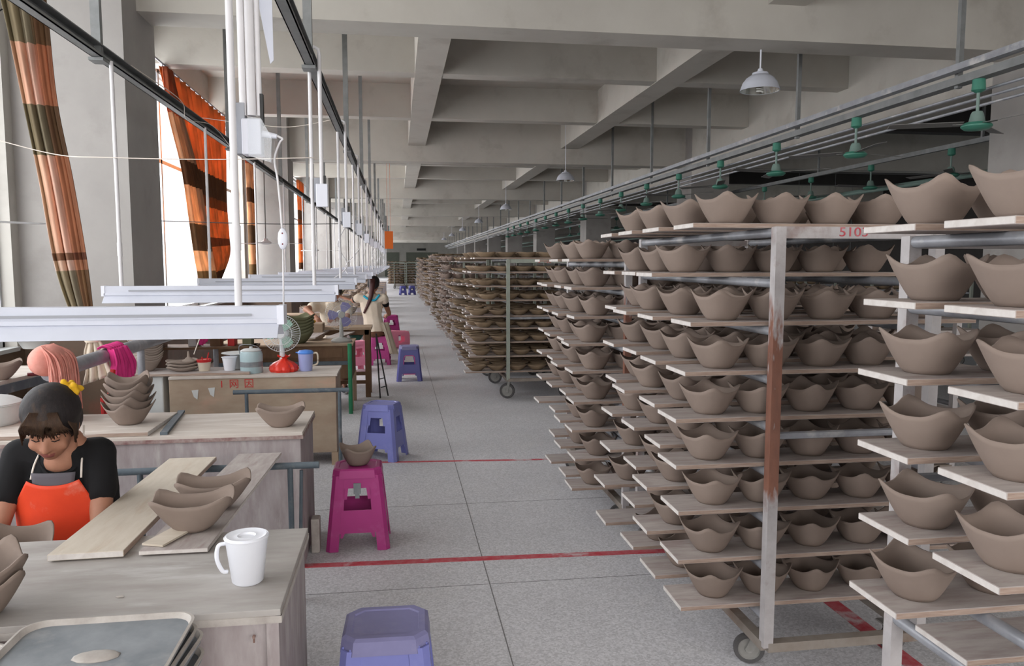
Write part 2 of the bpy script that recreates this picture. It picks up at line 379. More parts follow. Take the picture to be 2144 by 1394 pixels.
def text(body, name, size, loc, rot, m, parent=None, depth=.0006, sx=1.):
    cu = bpy.data.curves.new(name, 'FONT'); cu.body = body; cu.size = size; cu.extrude = depth
    cu.align_x = 'CENTER'; cu.align_y = 'CENTER'
    tmp = bpy.data.objects.new('tmp', cu); COL.objects.link(tmp)
    dg = bpy.context.evaluated_depsgraph_get(); me = bpy.data.meshes.new_from_object(tmp.evaluated_get(dg))
    bpy.data.objects.remove(tmp); me.materials.clear(); me.materials.append(MT[m]); me.name = name
    o = obj(name, me, parent); o.location = loc; o.rotation_euler = rot; o.scale = (sx, 1, 1)
    return o
ORD = ['first','second','third','fourth','fifth','sixth','seventh','eighth','ninth','tenth','eleventh','twelfth','thirteenth','fourteenth','fifteenth','sixteenth','seventeenth','eighteenth','nineteenth','twentieth']

# ------------------------------------------------------------------ the building
KS = 1.12                                          # hall proportions relative to the bench area
YN = [KS*(6.17+8.13*k) for k in range(-1, 10)]          # column / main beam lines
Y0, Y1 = -6.0, 88.0
XW = -2.93; SLAB = 4.51; ZB = 3.64; ZR = 3.965; XC = -2.095; XR = 6.16; SILL = .91; WTOP = 4.06; WAIN = 1.04
S(MB().b2(XW-.4, Y0, -.1, 17, Y1, 0).build('floor', 'floor'))
S(MB().b2(XW-.4, Y0, SLAB, 17, Y1, SLAB+.15).build('ceiling', 'beam'))
# floor joints (shallow dirt-filled saw cuts) as pieces of the floor
fl = bpy.data.objects['floor']
def strip(x0, y0, x1, y1, m, name, parent=None, w=.006, z=.0012):
    a = Vector((x0, y0)); b = Vector((x1, y1)); d = (b-a).normalized(); n = Vector((-d.y, d.x))*w/2
    return MB().prism([tuple(a-n), tuple(b-n), tuple(b+n), tuple(a+n)], 'z', 0.0002, z).build(name, m, parent)
strip(.43, -1, .43, 14, 'joint', 'floor_joint', fl, .0045)
for y in (2.3, 3.62, 4.90): strip(-.8, y+.01, 4, y-.02, 'joint', 'floor_joint', fl, .003)
S(strip(-.55, 3.99, 1.75, 3.90, 'redline', 'trim_1', None, .055, .0016))
S(strip(-.2, 6.05, 1.3, 5.93, 'redline', 'trim_2', None, .04, .0016))
S(strip(1.99, 2.3, 1.96, 9, 'redline', 'trim_3', None, .075, .0022))
# main beams and columns
def frame_row():
    for k, y in enumerate(YN):
        S(MB().b2(XW, y-.03, ZB, 17, y+.37, SLAB).build('main_beam', 'beam'))
        c = S(MB().b2(XW, y-.38, WAIN, XC, y+.43, SLAB).build('column', 'column'))
        MB().b2(XW, y-.385, 0, XC+.005, y+.435, WAIN).build('wainscot', 'wainscot', c)
        S(MB().b2(XR, y-.40, 0, XR+.84, y+.43, SLAB).build('column', 'column'))
    for k in range(len(YN)-1):
        y = YN[k]+.15
        for j in (1, 2):
            yy = y+KS*8.13*j/3
            S(MB().b2(XW, yy-.13, ZR, XR, yy+.13, SLAB).build('secondary_beam', 'beam'))
            S(MB().b2(XR+.7, yy-.13, ZR, 17, yy+.13, SLAB).build('secondary_beam', 'darkwall'))  # same beams continued, coloured darker for the side hall's shade
    for x0, x1 in ((.25, .60), (3.42, 3.79)):
        S(MB().b2(x0, Y0, ZR-.006, x1, Y1, SLAB).build('lengthwise_beam', 'beam'))
    S(MB().b2(XR+.002, Y0, 3.39, XR+.6, Y1, SLAB).build('lengthwise_girder', 'beam'))
frame_row()
# left wall with a window in each bay
wl = S(MB().b2(XW-.3, Y0, 0, XW, Y1, .35).build('wall_left', 'wainscot'))
for k in range(-1, len(YN)-1):
    y0 = (YN[k]+.43) if k >= 0 else Y0; y1 = YN[k+1]-.38
    MB().b2(XW-.24, y0, .35, XW, y1, SILL).build('wall_section', 'wainscot', wl)
    MB().b2(XW-.24, y0, WTOP, XW, y1, SLAB).build('wall_section', 'plaster', wl)
    MB().b2(XW-.24, y0, SILL, XW, y0+.12, WTOP).build('wall_section', 'plaster', wl)
    MB().b2(XW-.24, y1-.12, SILL, XW, y1, WTOP).build('wall_section', 'plaster', wl)
    w = S(empty('window_%d' % (k+2), (XW-.12, 0, 0)))
    a, b = y0+.12, y1-.12; n = 5
    MB().b2(-.14, a, SILL-.01, .14, b, SILL+.02).build('window_sill', 'offwhite', w)
    f = MB(); ZT = 2.89
    for i in range(n+1):
        yy = a+(b-a)*i/n; f.b2(-.03, yy-.028, SILL+.02, .03, yy+.028, WTOP)
    for z in (SILL+.045, ZT, WTOP-.02): f.b2(-.03, a, z-.025, .03, b, z+.025)
    fo = f.build('window_frame', 'alu', w)
    for i in range(n):
        ya = a+(b-a)*i/n+.03; yb = a+(b-a)*(i+1)/n-.03
        if (i+k) % 2 == 0: ym = (ya+yb)/2; MB().b2(-.05, ym-.02, SILL+.05, -.02, ym+.02, ZT-.02).build('sash', 'alu', fo)
        MB().b2(.0, ya, SILL+.07, .004, yb, ZT-.025).build('pane', 'glass', fo)
        MB().b2(.0, ya, ZT+.025, .004, yb, WTOP-.045).build('pane', 'glass', fo)
# end wall, side hall walls and the wall behind the camera
we = S(MB().b2(XW-.3, Y1, 0, 17, Y1+.2, SLAB).build('wall_end', 'plaster'))
d = S(empty('door_1', (0, Y1, 0)))
MB().b2(1.0, -.06, 0, 4.6, .0, 2.75).build('door_leaf', 'doorgrey', d); MB().b2(.9, -.09, 2.75, 4.7, .0, 2.9).build('door_frame', 'plaster', d)
d = S(empty('door_2', (0, Y1, 0)))
MB().b2(-1.4, -.06, 0, .2, .0, 2.75).build('door_leaf', 'doorgrey', d); MB().b2(-1.5, -.09, 2.75, .3, 0, 2.9).build('door_frame', 'plaster', d)
T(MB().b2(2.2, Y1-.12, 2.95, 3.2, Y1-.02, 3.2).build('exit_sign', 'darksteel'), 'small dark sign box high on the far end wall above the doorway', 'sign')
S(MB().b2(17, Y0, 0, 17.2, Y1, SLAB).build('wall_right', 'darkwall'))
S(MB().b2(XW-.3, Y0-.2, 0, 17, Y0, SLAB).build('wall_back', 'plaster'))
S(MB().b2(-40, Y0, -.3, XW-.3, Y1, -.12).build('ground_outside', 'wallout'))

# ------------------------------------------------------------------ overhead channel rails on the workbench side
def channel(x, label):
    r = empty('channel_rail', (x, 0, 2.75), 0, label, 'rail', 'overhead steel channel rails')
    MB().b2(-.028, -3, 0, .028, 62, .006).b2(-.028, -3, 0, -.022, 62, .075).b2(-.028, -3, .069, .028, 62, .075).b2(.022, -3, 0, .028, 62, .02).build('channel', 'channel', r)
    for i in range(-1, 17):
        y = 4.83+3.5*i
        MB().b2(-.035, y-.02, -.012, -.035+.05, y+.02, SLAB-2.75).b2(-.045, y-.05, -.02, .035, y+.05, -.002).build('hanger_bar', 'channel', r)
    return r
channel(-1.68, 'grey steel channel rail hung in front of the window columns')
channel(-.5, 'grey steel channel rail hung along the aisle side of the workbenches')
# the rail on the storage side, carrying fans
r = empty('fan_rail', (4.4, 0, 3.0), 0, 'long grey rail carrying the row of green ceiling fans above the storage racks', 'rail')
MB().b2(-.05, -2, -.03, .05, 70, .03).build('channel', 'channel', r)
MB().b2(-.14, -2, .05, -.06, 70, .1).build('cable_tray', 'galv', r)
for i, dz in enumerate((-.09, -.13, -.17)): MB().tube((.1+.06*i, -2, dz), (.1+.06*i, 70, dz), .012, 6).build('conduit', 'galv', r)
for i in range(-2, 26):
    y = 5.6+2.47*i
    MB().b2(-.02, y-.02, -.05, .02, y+.02, SLAB-3.0).build('hanger_bar', 'channel', r)
r2 = empty('fan_rail', (7.3, 0, 3.12), 0, 'dim second fan rail inside the dark side hall', 'rail')
MB().b2(-.03, -2, -.03, .03, 70, .03).build('channel', 'channel', r2)
for i in range(0, 14): MB().b2(-.015, 5+3.8*i, 0, .015, 5.03+3.8*i, 1.39).build('hanger_bar', 'channel', r2)
for i, (x, z) in enumerate(((7.6, 2.75), (9.5, 2.8), (11.5, 2.75))):
    T(MB().tube((x, 0, z), (x, 60, z), .04, 8).build('ceiling_pipe', 'cfmint', smooth=True), '%s dim pipe running along the side hall ceiling, counting from the fans' % ORD[i], 'pipe')

# teal ceiling fans
def make_fan(loc, label):
    t = empty('ceiling_fan', loc, random.uniform(0, 2), label, 'fan', 'teal ceiling fans under the long rail')
    MB().lathe([(0,.3),(.045,.3),(.05,.22),(.02,.2),(0,.2)], 12).build('canopy', 'cfgreen', t, True)
    MB().tube((0,0,.03), (0,0,.24), .012, 8).build('down_rod', 'cfmint', t, True)
    MB().lathe([(0,.06),(.035,.06),(.045,.04),(.06,-.03),(0,-.03)], 16).build('motor_cover', 'cfmint', t, True)
    MB().lathe([(0,-.02),(.09,-.025),(.108,-.045),(.108,-.055),(.085,-.075),(0,-.085)], 20).build('motor_disc', 'cfgreen', t, True)
    for k in range(3):
        a = k*2*PI/3; R = Matrix.Rotation(a, 3, 'Z')
        m = MB(); m.box(R @ Vector((.36, 0, -.03)), (.52, .10, .004), R @ Matrix.Rotation(.18, 3, 'X')); m.box(R @ Vector((.12, 0, -.035)), (.1, .03, .005), R)
        m.build('blade', 'cfblade', t)
    return t
fan0 = None
for i in range(17):
    y = 5.38+1.575*i
    lab = 'teal ceiling fan, %s from the big column along the first fan rail' % ORD[i]
    if fan0 is None: fan0 = make_fan((4.4, y, 2.67), lab)
    else: dup(fan0, (4.4, y, 2.67), random.uniform(0, 2), lab)
for i in range(14):
    dup(fan0, (7.3, 9.35+1.75*i, 2.79), random.uniform(0, 2), 'dim ceiling fan in the side hall, %s along the second fan rail' % ORD[i], 'ceiling fans of the side hall')

# bell pendant lamps
def make_pendant(loc, label):
    t = empty('pendant_lamp', loc, 0, label, 'lamp', 'white bell pendant lamps')
    MB().lathe([(.055,.175),(.075,.17),(.08,.15),(.10,.14),(.135,.115),(.14,.105),(.165,.075),(.168,.065),(.19,.0),(.186,.0),(.16,.065),(.13,.105),(.07,.14),(0,.15)], 32).build('shade', 'fixture', t, True)
    MB().lathe([(.183,.002),(.156,.066),(.126,.103),(.066,.137),(.0,.145)], 32).build('reflector', 'chrome', t, True)
    h = MB()
    pts = [(.028*math.cos(a), .028*math.sin(a), .08-.012*a/PI) for a in np.linspace(0, 8*PI, 50)]
    h.path(pts, .008, 6); h.lathe([(0,.14),(.025,.14),(.025,.085),(0,.085)], 12); h.build('spiral_bulb', 'cflbulb', t, True)
    MB().lathe([(0,.21),(.02,.21),(.028,.19),(.03,.17),(0,.17)], 12).tube((0,0,.2), (0,0,SLAB-3.25), .008, 8).build('stem', 'whitebox', t, True)
    return t
lam = [(3.5, 7.2), (3.42, 15.5), (3.42, 24.2), (3.42, 32.4), (3.42, 40.5), (3.42, 48.6), (3.42, 56.8)]
p0 = make_pendant((3.52, 7.2, 3.25), 'white bell pendant lamp hanging largest, just past the first main beam')
for i, (x, y) in enumerate(lam[1:]):
    dup(p0, (x, y, 3.25), 0, 'white bell pendant lamp in the %s ceiling bay, one bay beyond another' % ORD[i+1])
for i, (x, y, l) in enumerate(((12.9, 21.5, .7), (13.9, 22.2, .6), (11.9, 21.8, .5))):
    ft = empty('fluorescent_tube', (x, y, 1.85))
    MB().tube((0, 0, 0), (l, 0, 0), .03, 8).build('tube', 'lamptube', ft); MB().b2(.0, -.03, .03, l, .03, .07).tube((.1,0,.05),(.1,0,SLAB-1.86),.006,4).build('hanger', 'channel', ft)
    T(ft, '%s small lit tube glowing deep in the dark side hall' % ORD[i], 'lamp', 'lit tubes of the side hall')

# ------------------------------------------------------------------ fluorescent work fixtures and their conduits
def make_fixture(y):
    t = empty('work_light', (0, y, 1.34), 0, '', 'light', 'white work lights hung over the benches')
    prof = [(-.032,.10),(.032,.10),(.032,.062),(.036,.058),(.036,.045),(.03,.042),(.075,.0),(.071,-.001),(.025,.038),(-.025,.038),(-.071,-.001),(-.075,0),(-.03,.042),(-.036,.045),(-.036,.058),(-.032,.062)]
    rf = MB().prism(prof, 'x', -1.74, -.385).build('reflector', 'fixture', t)
    MB().b2(-1.755, -.036, .04, -1.735, .036, .102).build('end_cap', 'whitebox', t); MB().b2(-.39, -.036, .04, -.368, .036, .102).build('end_cap', 'whitebox', t)
    MB().b2(-1.6, -.0375, .068, -.47, -.0315, .076).build('groove_shade_strip', 'fixshade', rf)  # raised grey strip, its colour stands for the shade of a groove
    MB().tube((-1.70, 0, .022), (-.42, 0, .022), .013, 8).build('tube', 'cflbulb', t, True)
    for x in (-1.65, -.515):
        m = MB(); m.tube((x, 0, .1), (x, 0, 1.42), .0115, 10); m.tube((x, 0, .28), (x, 0, .36), .014, 10)
        m.build('drop_pipe', 'pvc', t, True)
    return t
FY = [2.6+2.3*k for k in range(16)]; FY[1] = 4.92; FY[2] = 7.15
fx0 = make_fixture(FY[0]); fx0['label'] = 'long white work light hung over the table where the woman in orange works'
for k, y in enumerate(FY[1:]):
    lab = 'long white work light hung over the second workbench, behind the first light' if k == 0 else 'white work light, %s in the line of bench lights going into the hall' % ORD[k+1]
    dup(fx0, (0, y, 1.34), 0, lab)
def make_conduit(y, label, clear=False):
    t = empty('switch_drop', (-.45, y, 0), 0, label, 'switch box', 'white switch boxes dropped from the rail')
    top = 2.83
    m = MB(); m.tube((0, 0, 2.06), (0, 0, top), .0125, 10)
    m.path([(0,0,top),(-.005,0,top+.03),(-.03,0,top+.045),(-.05,0,top+.02),(-.05,0,top-.05)], .011, 8)
    m.build('conduit', 'pvc', t, True)
    MB().b2(-.035, -.02, 1.92, .035, .02, 2.06).build('box', 'whitebox', t, bevel=.004)
    MB().b2(-.05, .02, 1.95, .0, .03, 2.10).build('back_plate', 'fixshade', t)
    MB().b2(.012, -.012, 2.05, .024, .012, 2.11).build('cable_gland', 'darksteel', t)
    return t
sd0 = make_conduit(4.86, 'white switch box on a hooked conduit over the second workbench')
for k in range(2, 12):
    dup(sd0, (-.45, FY[k]+.02, random.uniform(-.05, .03)), 0, 'white switch box at the end of its conduit, %s down the bench line' % ORD[k])
# the nearest one: trunk of three conduits, grey plate, clear cover, plug and cable
t = empty('socket_drop', (-.46, 2.66, 0), 0, 'big white socket box with clear cover at the end of triple conduits', 'socket box')
for x, r in ((-.033, .011), (-.006, .015), (.019, .009)):
    MB().tube((x, 0, 2.06), (x, 0, SLAB-.01), r, 12).build('conduit', 'pvc', t, True)
MB().b2(.022, -.01, 2.03, .032, .012, 2.13).build('cable_gland', 'darksteel', t)
MB().b2(-.058, -.012, 1.935, -.026, .028, 2.10).build('back_plate', 'fixshade', t, bevel=.002)
bx = MB().b2(-.033, -.04, 1.93, .028, .02, 2.045).build('box', 'whitebox', t, bevel=.004)
MB().prism([(-.012,1.925),(.058,1.905),(.062,1.985),(.03,2.045),(-.012,2.05)], 'y', -.045, -.043).prism([(.058,1.905),(.062,1.985),(.060,1.985),(.056,1.905)], 'y', -.045, .02).build('clear_cover', 'clear', t)
MB().tube((.028, -.02, 2.0), (.075, -.02, 1.992), .012, 10, .008).build('plug', 'whitebox', bx, True)
def curve(pts, n=10):
    out = []
    P = [Vector(p) for p in pts]; P = [P[0]*2-P[1]]+P+[P[-1]*2-P[-2]]
    for i in range(1, len(P)-2):
        for j in range(n):
            s = j/n; a, b, c, d = P[i-1], P[i], P[i+1], P[i+2]
            out.append(.5*((2*b)+(c-a)*s+(2*a-5*b+4*c-d)*s*s+(3*b-a-3*c+d)*s**3))
    out.append(P[-2]); return out
t = empty('inline_switch', (-.378, 2.66, 1.66), 0, 'white oval inline switch hanging on its cable beside the first fixture', 'switch')
MB().ell((0,0,0), (.017, .010, .038)).build('body', 'whitebox', t, 2)
MB().path(curve([(.012,-.02,.325),(.0,-.02,.31),(-.018,-.01,.26),(-.012,0,.2),(-.006,0,.12),(-.002,0,.035)]), .0035, 6).build('cable', 'pvc', t, 2)
MB().path(curve([(-.07,-.02,.335),(-.04,-.02,.34),(-.01,-.02,.335),(.012,-.02,.325)]), .004, 6).tube((.0,0,-.035),(-.004,0,-.25),.003,6).build('lower_cable', 'pvc', t, 2)
for x, z in ((0,.018),(0,-.018)): MB().ell((x,-.0095,z),(.003,.002,.003),sub=1).build('button', 'maroon', t)
T(MB().prism([(-.452,3.1),(-.405,3.1),(-.405,2.262),(-.416,2.25),(-.452,2.46)], 'y', 2.75, 2.753).build('paper_pennant', 'fixture'), 'pale pointed sheet of paper hanging behind the near conduits', 'paper')
T(MB().b2(-.28, 17.9, 1.9, -.09, 17.93, 2.3).b2(-.22,17.91,2.3,-.215,17.92,SLAB).b2(-.15,17.91,2.3,-.145,17.92,SLAB).build('hanging_board', 'orange'), 'small orange board hanging among the far light pipes', 'sign')
# strings sagging between pipes
def wire(pts, r, m, label, name='wire'):
    return T(MB().path(curve(pts, 8), r, 5).build(name, m, None, 2), label, 'wire', 'thin wires strung across the windows')
wire([(-2.4,4.9,2.32),(-2.0,4.95,2.22),(-1.7,4.9,2.2),(-1.1,4.9,2.2),(-.5,4.88,2.22)], .003, 'string', 'pale string sagging from the plaid curtain across to the second light pipe')
wire([(-1.68,7.2,2.85),(-1.3,7,2.78),(-.9,6.9,2.74),(-.5,6.8,2.8)], .003, 'string', 'thin string crossing in front of the orange curtain to the pipes')
wire([(-2.93,9.5,2.07),(-1.5,9.5,2.04),(-.515,9.5,2.05)], .005, 'darksteel', 'dark rod strung across the window past the orange curtain')
wire([(-2.6,4.55,2.6),(-2.35,4.6,2.75),(-2.1,4.65,2.95)], .004, 'black', 'black cable drooping beside the plaid curtain top')
wire([(-1.66,5.3,2.83),(-1.6,6.2,2.80),(-1.66,6.6,2.73),(-1.62,7.3,2.80),(-1.63,8.2,2.72)], .003, 'string', 'loose string looped along the window-side channel rail')
for k in range(10):
    y = 8.2+2.1*k
    y = FY[k+2]
    wire([(-.45, y+.02, 1.93), (-.50+random.uniform(-.1,.1), y+.1, 1.75), (-.55+random.uniform(-.15,.15), y+.1, 1.55), (-.6, y+.05, 1.42)], .005, 'pvc', 'white lamp cable looping down from the %s conduit past the first fan' % ORD[k], 'lamp_cable')

# ------------------------------------------------------------------ curtains and cloths
def sheet(name, L, R, m, parent=None, nu=40, nv=36, folds=7, amp=.05, out=(1,0,0), thick=.004, uv=True, seed=0, vfun=None):
    """cloth between a left and a right edge polyline (same count), pleated along its width"""
    rnd = random.Random(seed)
    Lc = curve(L, nv//(len(L)-1)+1); Rc = curve(R, nv//(len(R)-1)+1); n = min(len(Lc), len(Rc)); out = Vector(out)
    bm = bmesh.new(); lay = bm.loops.layers.uv.new('UVMap'); g = []; ph = rnd.uniform(0, 6)
    for j in range(n):
        v = j/(n-1); w = (Rc[j]-Lc[j]).length; row = []
        for i in range(nu+1):
            u = i/nu
            uu = u+.25/folds*math.sin(2*PI*folds*u+1)/3
            p = Lc[j].lerp(Rc[j], uu)
            a = amp*(math.sin(2*PI*folds*u+ph+.6*math.sin(3*v))+.45*math.sin(2*PI*folds*2.3*u+2+v*2))
            p = p+out*a*(1 if w > .12 else .75)
            row.append(bm.verts.new(p))
        g.append(row)
    for j in range(n-1):
        for i in range(nu):
            f = bm.faces.new((g[j][i], g[j][i+1], g[j+1][i+1], g[j+1][i]))
            for lp, (a, b) in zip(f.loops, ((i, j), (i+1, j), (i+1, j+1), (i, j+1))): lp[lay].uv = (a/nu, b/(n-1))
    me = bpy.data.meshes.new(name); bm.to_mesh(me); bm.free(); me.materials.append(MT[m]); me.shade_smooth()
    o = obj(name, me, parent)
    s = o.modifiers.new('thick', 'SOLIDIFY'); s.thickness = thick
    return o
c = empty('plaid_curtain', (0,0,0), 0, 'plaid peach and khaki curtain swept down in front of the first column', 'curtain')
sheet('cloth', [(-2.46,5.15,3.72),(-2.38,5.25,3.18),(-2.30,5.27,2.6),(-2.22,5.25,2.1),(-2.13,5.2,1.55),(-2.03,5.2,1.2),(-1.965,5.2,1.09)],
      [(-2.34,5.75,3.72),(-2.19,5.45,3.19),(-2.12,5.35,2.6),(-2.03,5.3,2.1),(-1.95,5.25,1.56),(-1.915,5.22,1.22),(-1.90,5.21,1.10)], 'plaid', c, folds=4, amp=.022, out=(0,1,0))
sheet('tail', [(-1.965,5.2,1.09),(-1.99,5.2,1.0),(-1.98,5.2,.9),(-2.0,5.2,.8)], [(-1.90,5.21,1.10),(-1.87,5.22,1.03),(-1.85,5.22,.93),(-1.82,5.2,.86)], 'cream', c, nu=20, nv=10, folds=3, amp=.02, out=(0,1,0))
MB().lathe([(.04,-.015),(.048,0),(.04,.015)], 12, (-1.935,5.2,1.09)).build('tie', 'cream', c, 2)
c = empty('orange_curtain', (0,0,0), 0, 'orange curtain with dark band glowing at the window beyond the first column', 'curtain')
sheet('cloth', [(-2.744,9.800,3.910),(-2.744,10.304,3.282),(-2.744,10.864,2.610),(-2.744,11.312,2.050),(-2.744,11.760,1.602),(-2.744,12.040,1.334)],
      [(-2.744,13.160,3.910),(-2.744,13.160,3.282),(-2.744,13.104,2.610),(-2.744,13.160,2.050),(-2.744,13.104,1.714),(-2.744,12.376,1.334)], 'orangecur', c, nu=110, folds=13, amp=.04)
rg = MB()
for i in range(14): rg.tube((-2.745, 9.9+.245*i, 3.90), (-2.745, 9.9+.245*i, 3.945), .008, 6)
rg.build('curtain_ring', 'galv', c)
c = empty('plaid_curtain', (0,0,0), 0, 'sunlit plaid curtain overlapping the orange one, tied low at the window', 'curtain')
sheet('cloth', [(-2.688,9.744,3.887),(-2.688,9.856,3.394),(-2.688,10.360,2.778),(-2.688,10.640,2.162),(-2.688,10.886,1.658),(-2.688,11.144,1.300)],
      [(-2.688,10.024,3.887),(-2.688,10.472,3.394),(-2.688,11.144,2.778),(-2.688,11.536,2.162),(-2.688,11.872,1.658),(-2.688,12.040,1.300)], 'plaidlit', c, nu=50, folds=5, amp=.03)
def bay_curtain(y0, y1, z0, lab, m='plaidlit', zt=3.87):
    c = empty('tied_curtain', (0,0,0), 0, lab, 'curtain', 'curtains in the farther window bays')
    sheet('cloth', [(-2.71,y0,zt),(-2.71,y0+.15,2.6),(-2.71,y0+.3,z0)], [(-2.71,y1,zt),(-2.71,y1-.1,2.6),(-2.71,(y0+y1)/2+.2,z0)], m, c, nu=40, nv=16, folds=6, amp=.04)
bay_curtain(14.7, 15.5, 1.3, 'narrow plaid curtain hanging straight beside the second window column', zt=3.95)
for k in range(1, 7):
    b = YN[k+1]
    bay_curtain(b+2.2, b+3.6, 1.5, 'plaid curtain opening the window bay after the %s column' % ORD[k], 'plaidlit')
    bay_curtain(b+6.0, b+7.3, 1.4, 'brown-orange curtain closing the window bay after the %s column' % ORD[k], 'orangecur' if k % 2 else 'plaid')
    T(MB().path([(-2.71,b+.45,3.87),(-2.71,b+8.7,3.87)], .012, 6).build('curtain_rod', 'galv', None, 2), 'thin curtain rod in the window bay after the %s column' % ORD[k], 'curtain rod')
T(MB().path([(-2.745,7.4,3.95),(-2.745,15.6,3.95)], .012, 6).build('curtain_rod', 'galv', None, 2), 'curtain rod carrying the orange curtain', 'curtain rod')

# ------------------------------------------------------------------ clay bowls
def bowl_mesh(name, a, b, dip, peak, foot, m, th=.0045, n=6., N=48, rows=7, flare=.90, power=1.12):
    def rim(u):
        c, s = math.cos(u), math.sin(u); k = (abs(c)**n+abs(s)**n)**(-1/n)
        w = (max(0, (k-1))/(2**(.5-1/n)-1))**1.5 if n > 2 else 0
        return Vector((a*c*k, b*s*k, 0)), w
    bm = bmesh.new(); rings = []
    def ring(sf, inset, zoff):
        rg = []
        for i in range(N):
            u = 2*PI*i/N; p, w = rim(u); z = dip+(peak-dip)*w
            r0 = Vector((foot*math.cos(math.atan2(p.y, p.x)), foot*math.sin(math.atan2(p.y, p.x)), 0))
            q = r0.lerp(p, sf**flare); L = q.length; q = q*max(.05, (L-inset)/L)
            rg.append(bm.verts.new((q.x, q.y, z*sf**power+zoff)))
        rings.append(rg)
    bm_c = bm.verts.new((0,0,0))
    for j in range(rows+1): ring(j/rows, 0, 0)
    for j in range(rows, -1, -1): ring(j/rows, th, (.0 if j == rows else th*1.2*(1-j/rows)))
    top = bm.verts.new((0,0,th*1.3))
    for A, B in zip(rings[:-1], rings[1:]):
        for i in range(N): bm.faces.new((A[i], A[(i+1)%N], B[(i+1)%N], B[i]))
    for i in range(N):
        bm.faces.new((bm_c, rings[0][(i+1)%N], rings[0][i])); bm.faces.new((top, rings[-1][i], rings[-1][(i+1)%N]))
    bmesh.ops.recalc_face_normals(bm, faces=bm.faces[:])
    me = bpy.data.meshes.new(name); bm.to_mesh(me); bm.free(); me.materials.append(MT[m]); me.shade_smooth(); return me
BW = [bowl_mesh('clay_bowl', .093+e, .093-e, .088, .114+e, .052, 'clay', n=5.5) for e in (0, .003, -.002)]
BOAT = bowl_mesh('boat_bowl', .124, .078, .090, .116, .05, 'clay', n=6.5)
BIG = bowl_mesh('big_bowl', .108, .102, .085, .122, .055, 'clay')
BIGP = bowl_mesh('pale_bowl', .104, .098, .085, .115, .052, 'claypale')
DISH = bowl_mesh('shallow_dish', .115, .085, .058, .064, .055, 'glazed', n=2.6, N=24, rows=3)
BLOW = bowl_mesh('low_bowl', .094, .094, .082, .116, .05, 'clay', N=16, rows=3)
DLOW = bowl_mesh('low_dish', .115, .085, .05, .055, .055, 'glazed', n=2.6, N=12, rows=2)
def join_many(name, me, mats4, parent=None):
    """copies of one mesh at many places as ONE object (stuff)"""
    n = len(me.vertices); co = np.empty(n*3); me.vertices.foreach_get('co', co); co = co.reshape(-1, 3)
    fl_ = [tuple(p.vertices) for p in me.polygons]; V = []; Fc = []
    for k, M in enumerate(mats4):
        A = np.array(M); V.append(co @ A[:3,:3].T+A[:3,3]); Fc += [tuple(i+k*n for i in f) for f in fl_]
    m2 = bpy.data.meshes.new(name); m2.from_pydata(np.concatenate(V).tolist(), [], Fc)
    for mm in me.materials: m2.materials.append(mm)
    m2.shade_smooth() if 'plank' not in name else None
    return obj(name, m2, parent)
def plank_mesh(L, w, h, name='plank', top='plank', edge='plyedge', end='plankend', flip=False):
    """plank along x, centred in y, top at z=0; three materials: faces, long edges, ends"""
    m = MB(); m.box((L/2, 0, -h/2), (L, w, h))
    bmesh.ops.recalc_face_normals(m.bm, faces=m.bm.faces[:])
    for f in m.bm.faces:
        nn = f.normal; f.material_index = 0 if abs(nn.z) > .9 else (2 if abs(nn.x) > .9 else 1)
    bmesh.ops.bevel(m.bm, geom=m.bm.edges[:], offset=.0015, segments=1, affect='EDGES')
    me = bpy.data.meshes.new(name); m.bm.to_mesh(me); m.bm.free()
    for x in (top, edge, end): me.materials.append(MT[x])
    return me
PL = plank_mesh(1.16, .2, .017)
PLS = plank_mesh(.9, .2, .017)

# ------------------------------------------------------------------ racks
def caster_parts(t, x, y, r, rz=.3, zt=.15):
    c = MB(); d = Vector((math.cos(rz), math.sin(rz), 0)); s = Vector((-d.y, d.x, 0)); off = d*.03
    ax = s
    p = Vector((x, y, r))+off
    M = Matrix.Translation(p) @ ax.to_track_quat('Z', 'Y').to_matrix().to_4x4()
    w = MB(); w.lathe([(r*.72,-.013),(r*.95,-.015),(r,-.009),(r,.009),(r*.95,.015),(r*.72,.013)], 24, M=M); tyre = w
    w = MB(); w.lathe([(0,-.012),(r*.25,-.016),(r*.3,-.008),(r*.66,-.006),(r*.74,-.012),(r*.74,.012),(r*.66,.006),(r*.3,.008),(r*.25,.016),(0,.012)], 20, M=M)
    disc = w
    fk = MB()
    for sg in (-1, 1):
        q = p+s*sg*.021
        fk.bar(q, Vector((x, y, zt))+s*sg*.021, .004, .03)
    fk.box((x, y, zt), (.07, .06, .006)); ck = fk.build('caster', 'hub', t); disc.build('wheel', 'hub', ck, True); tyre.build('tyre', 'rubber', ck, True)
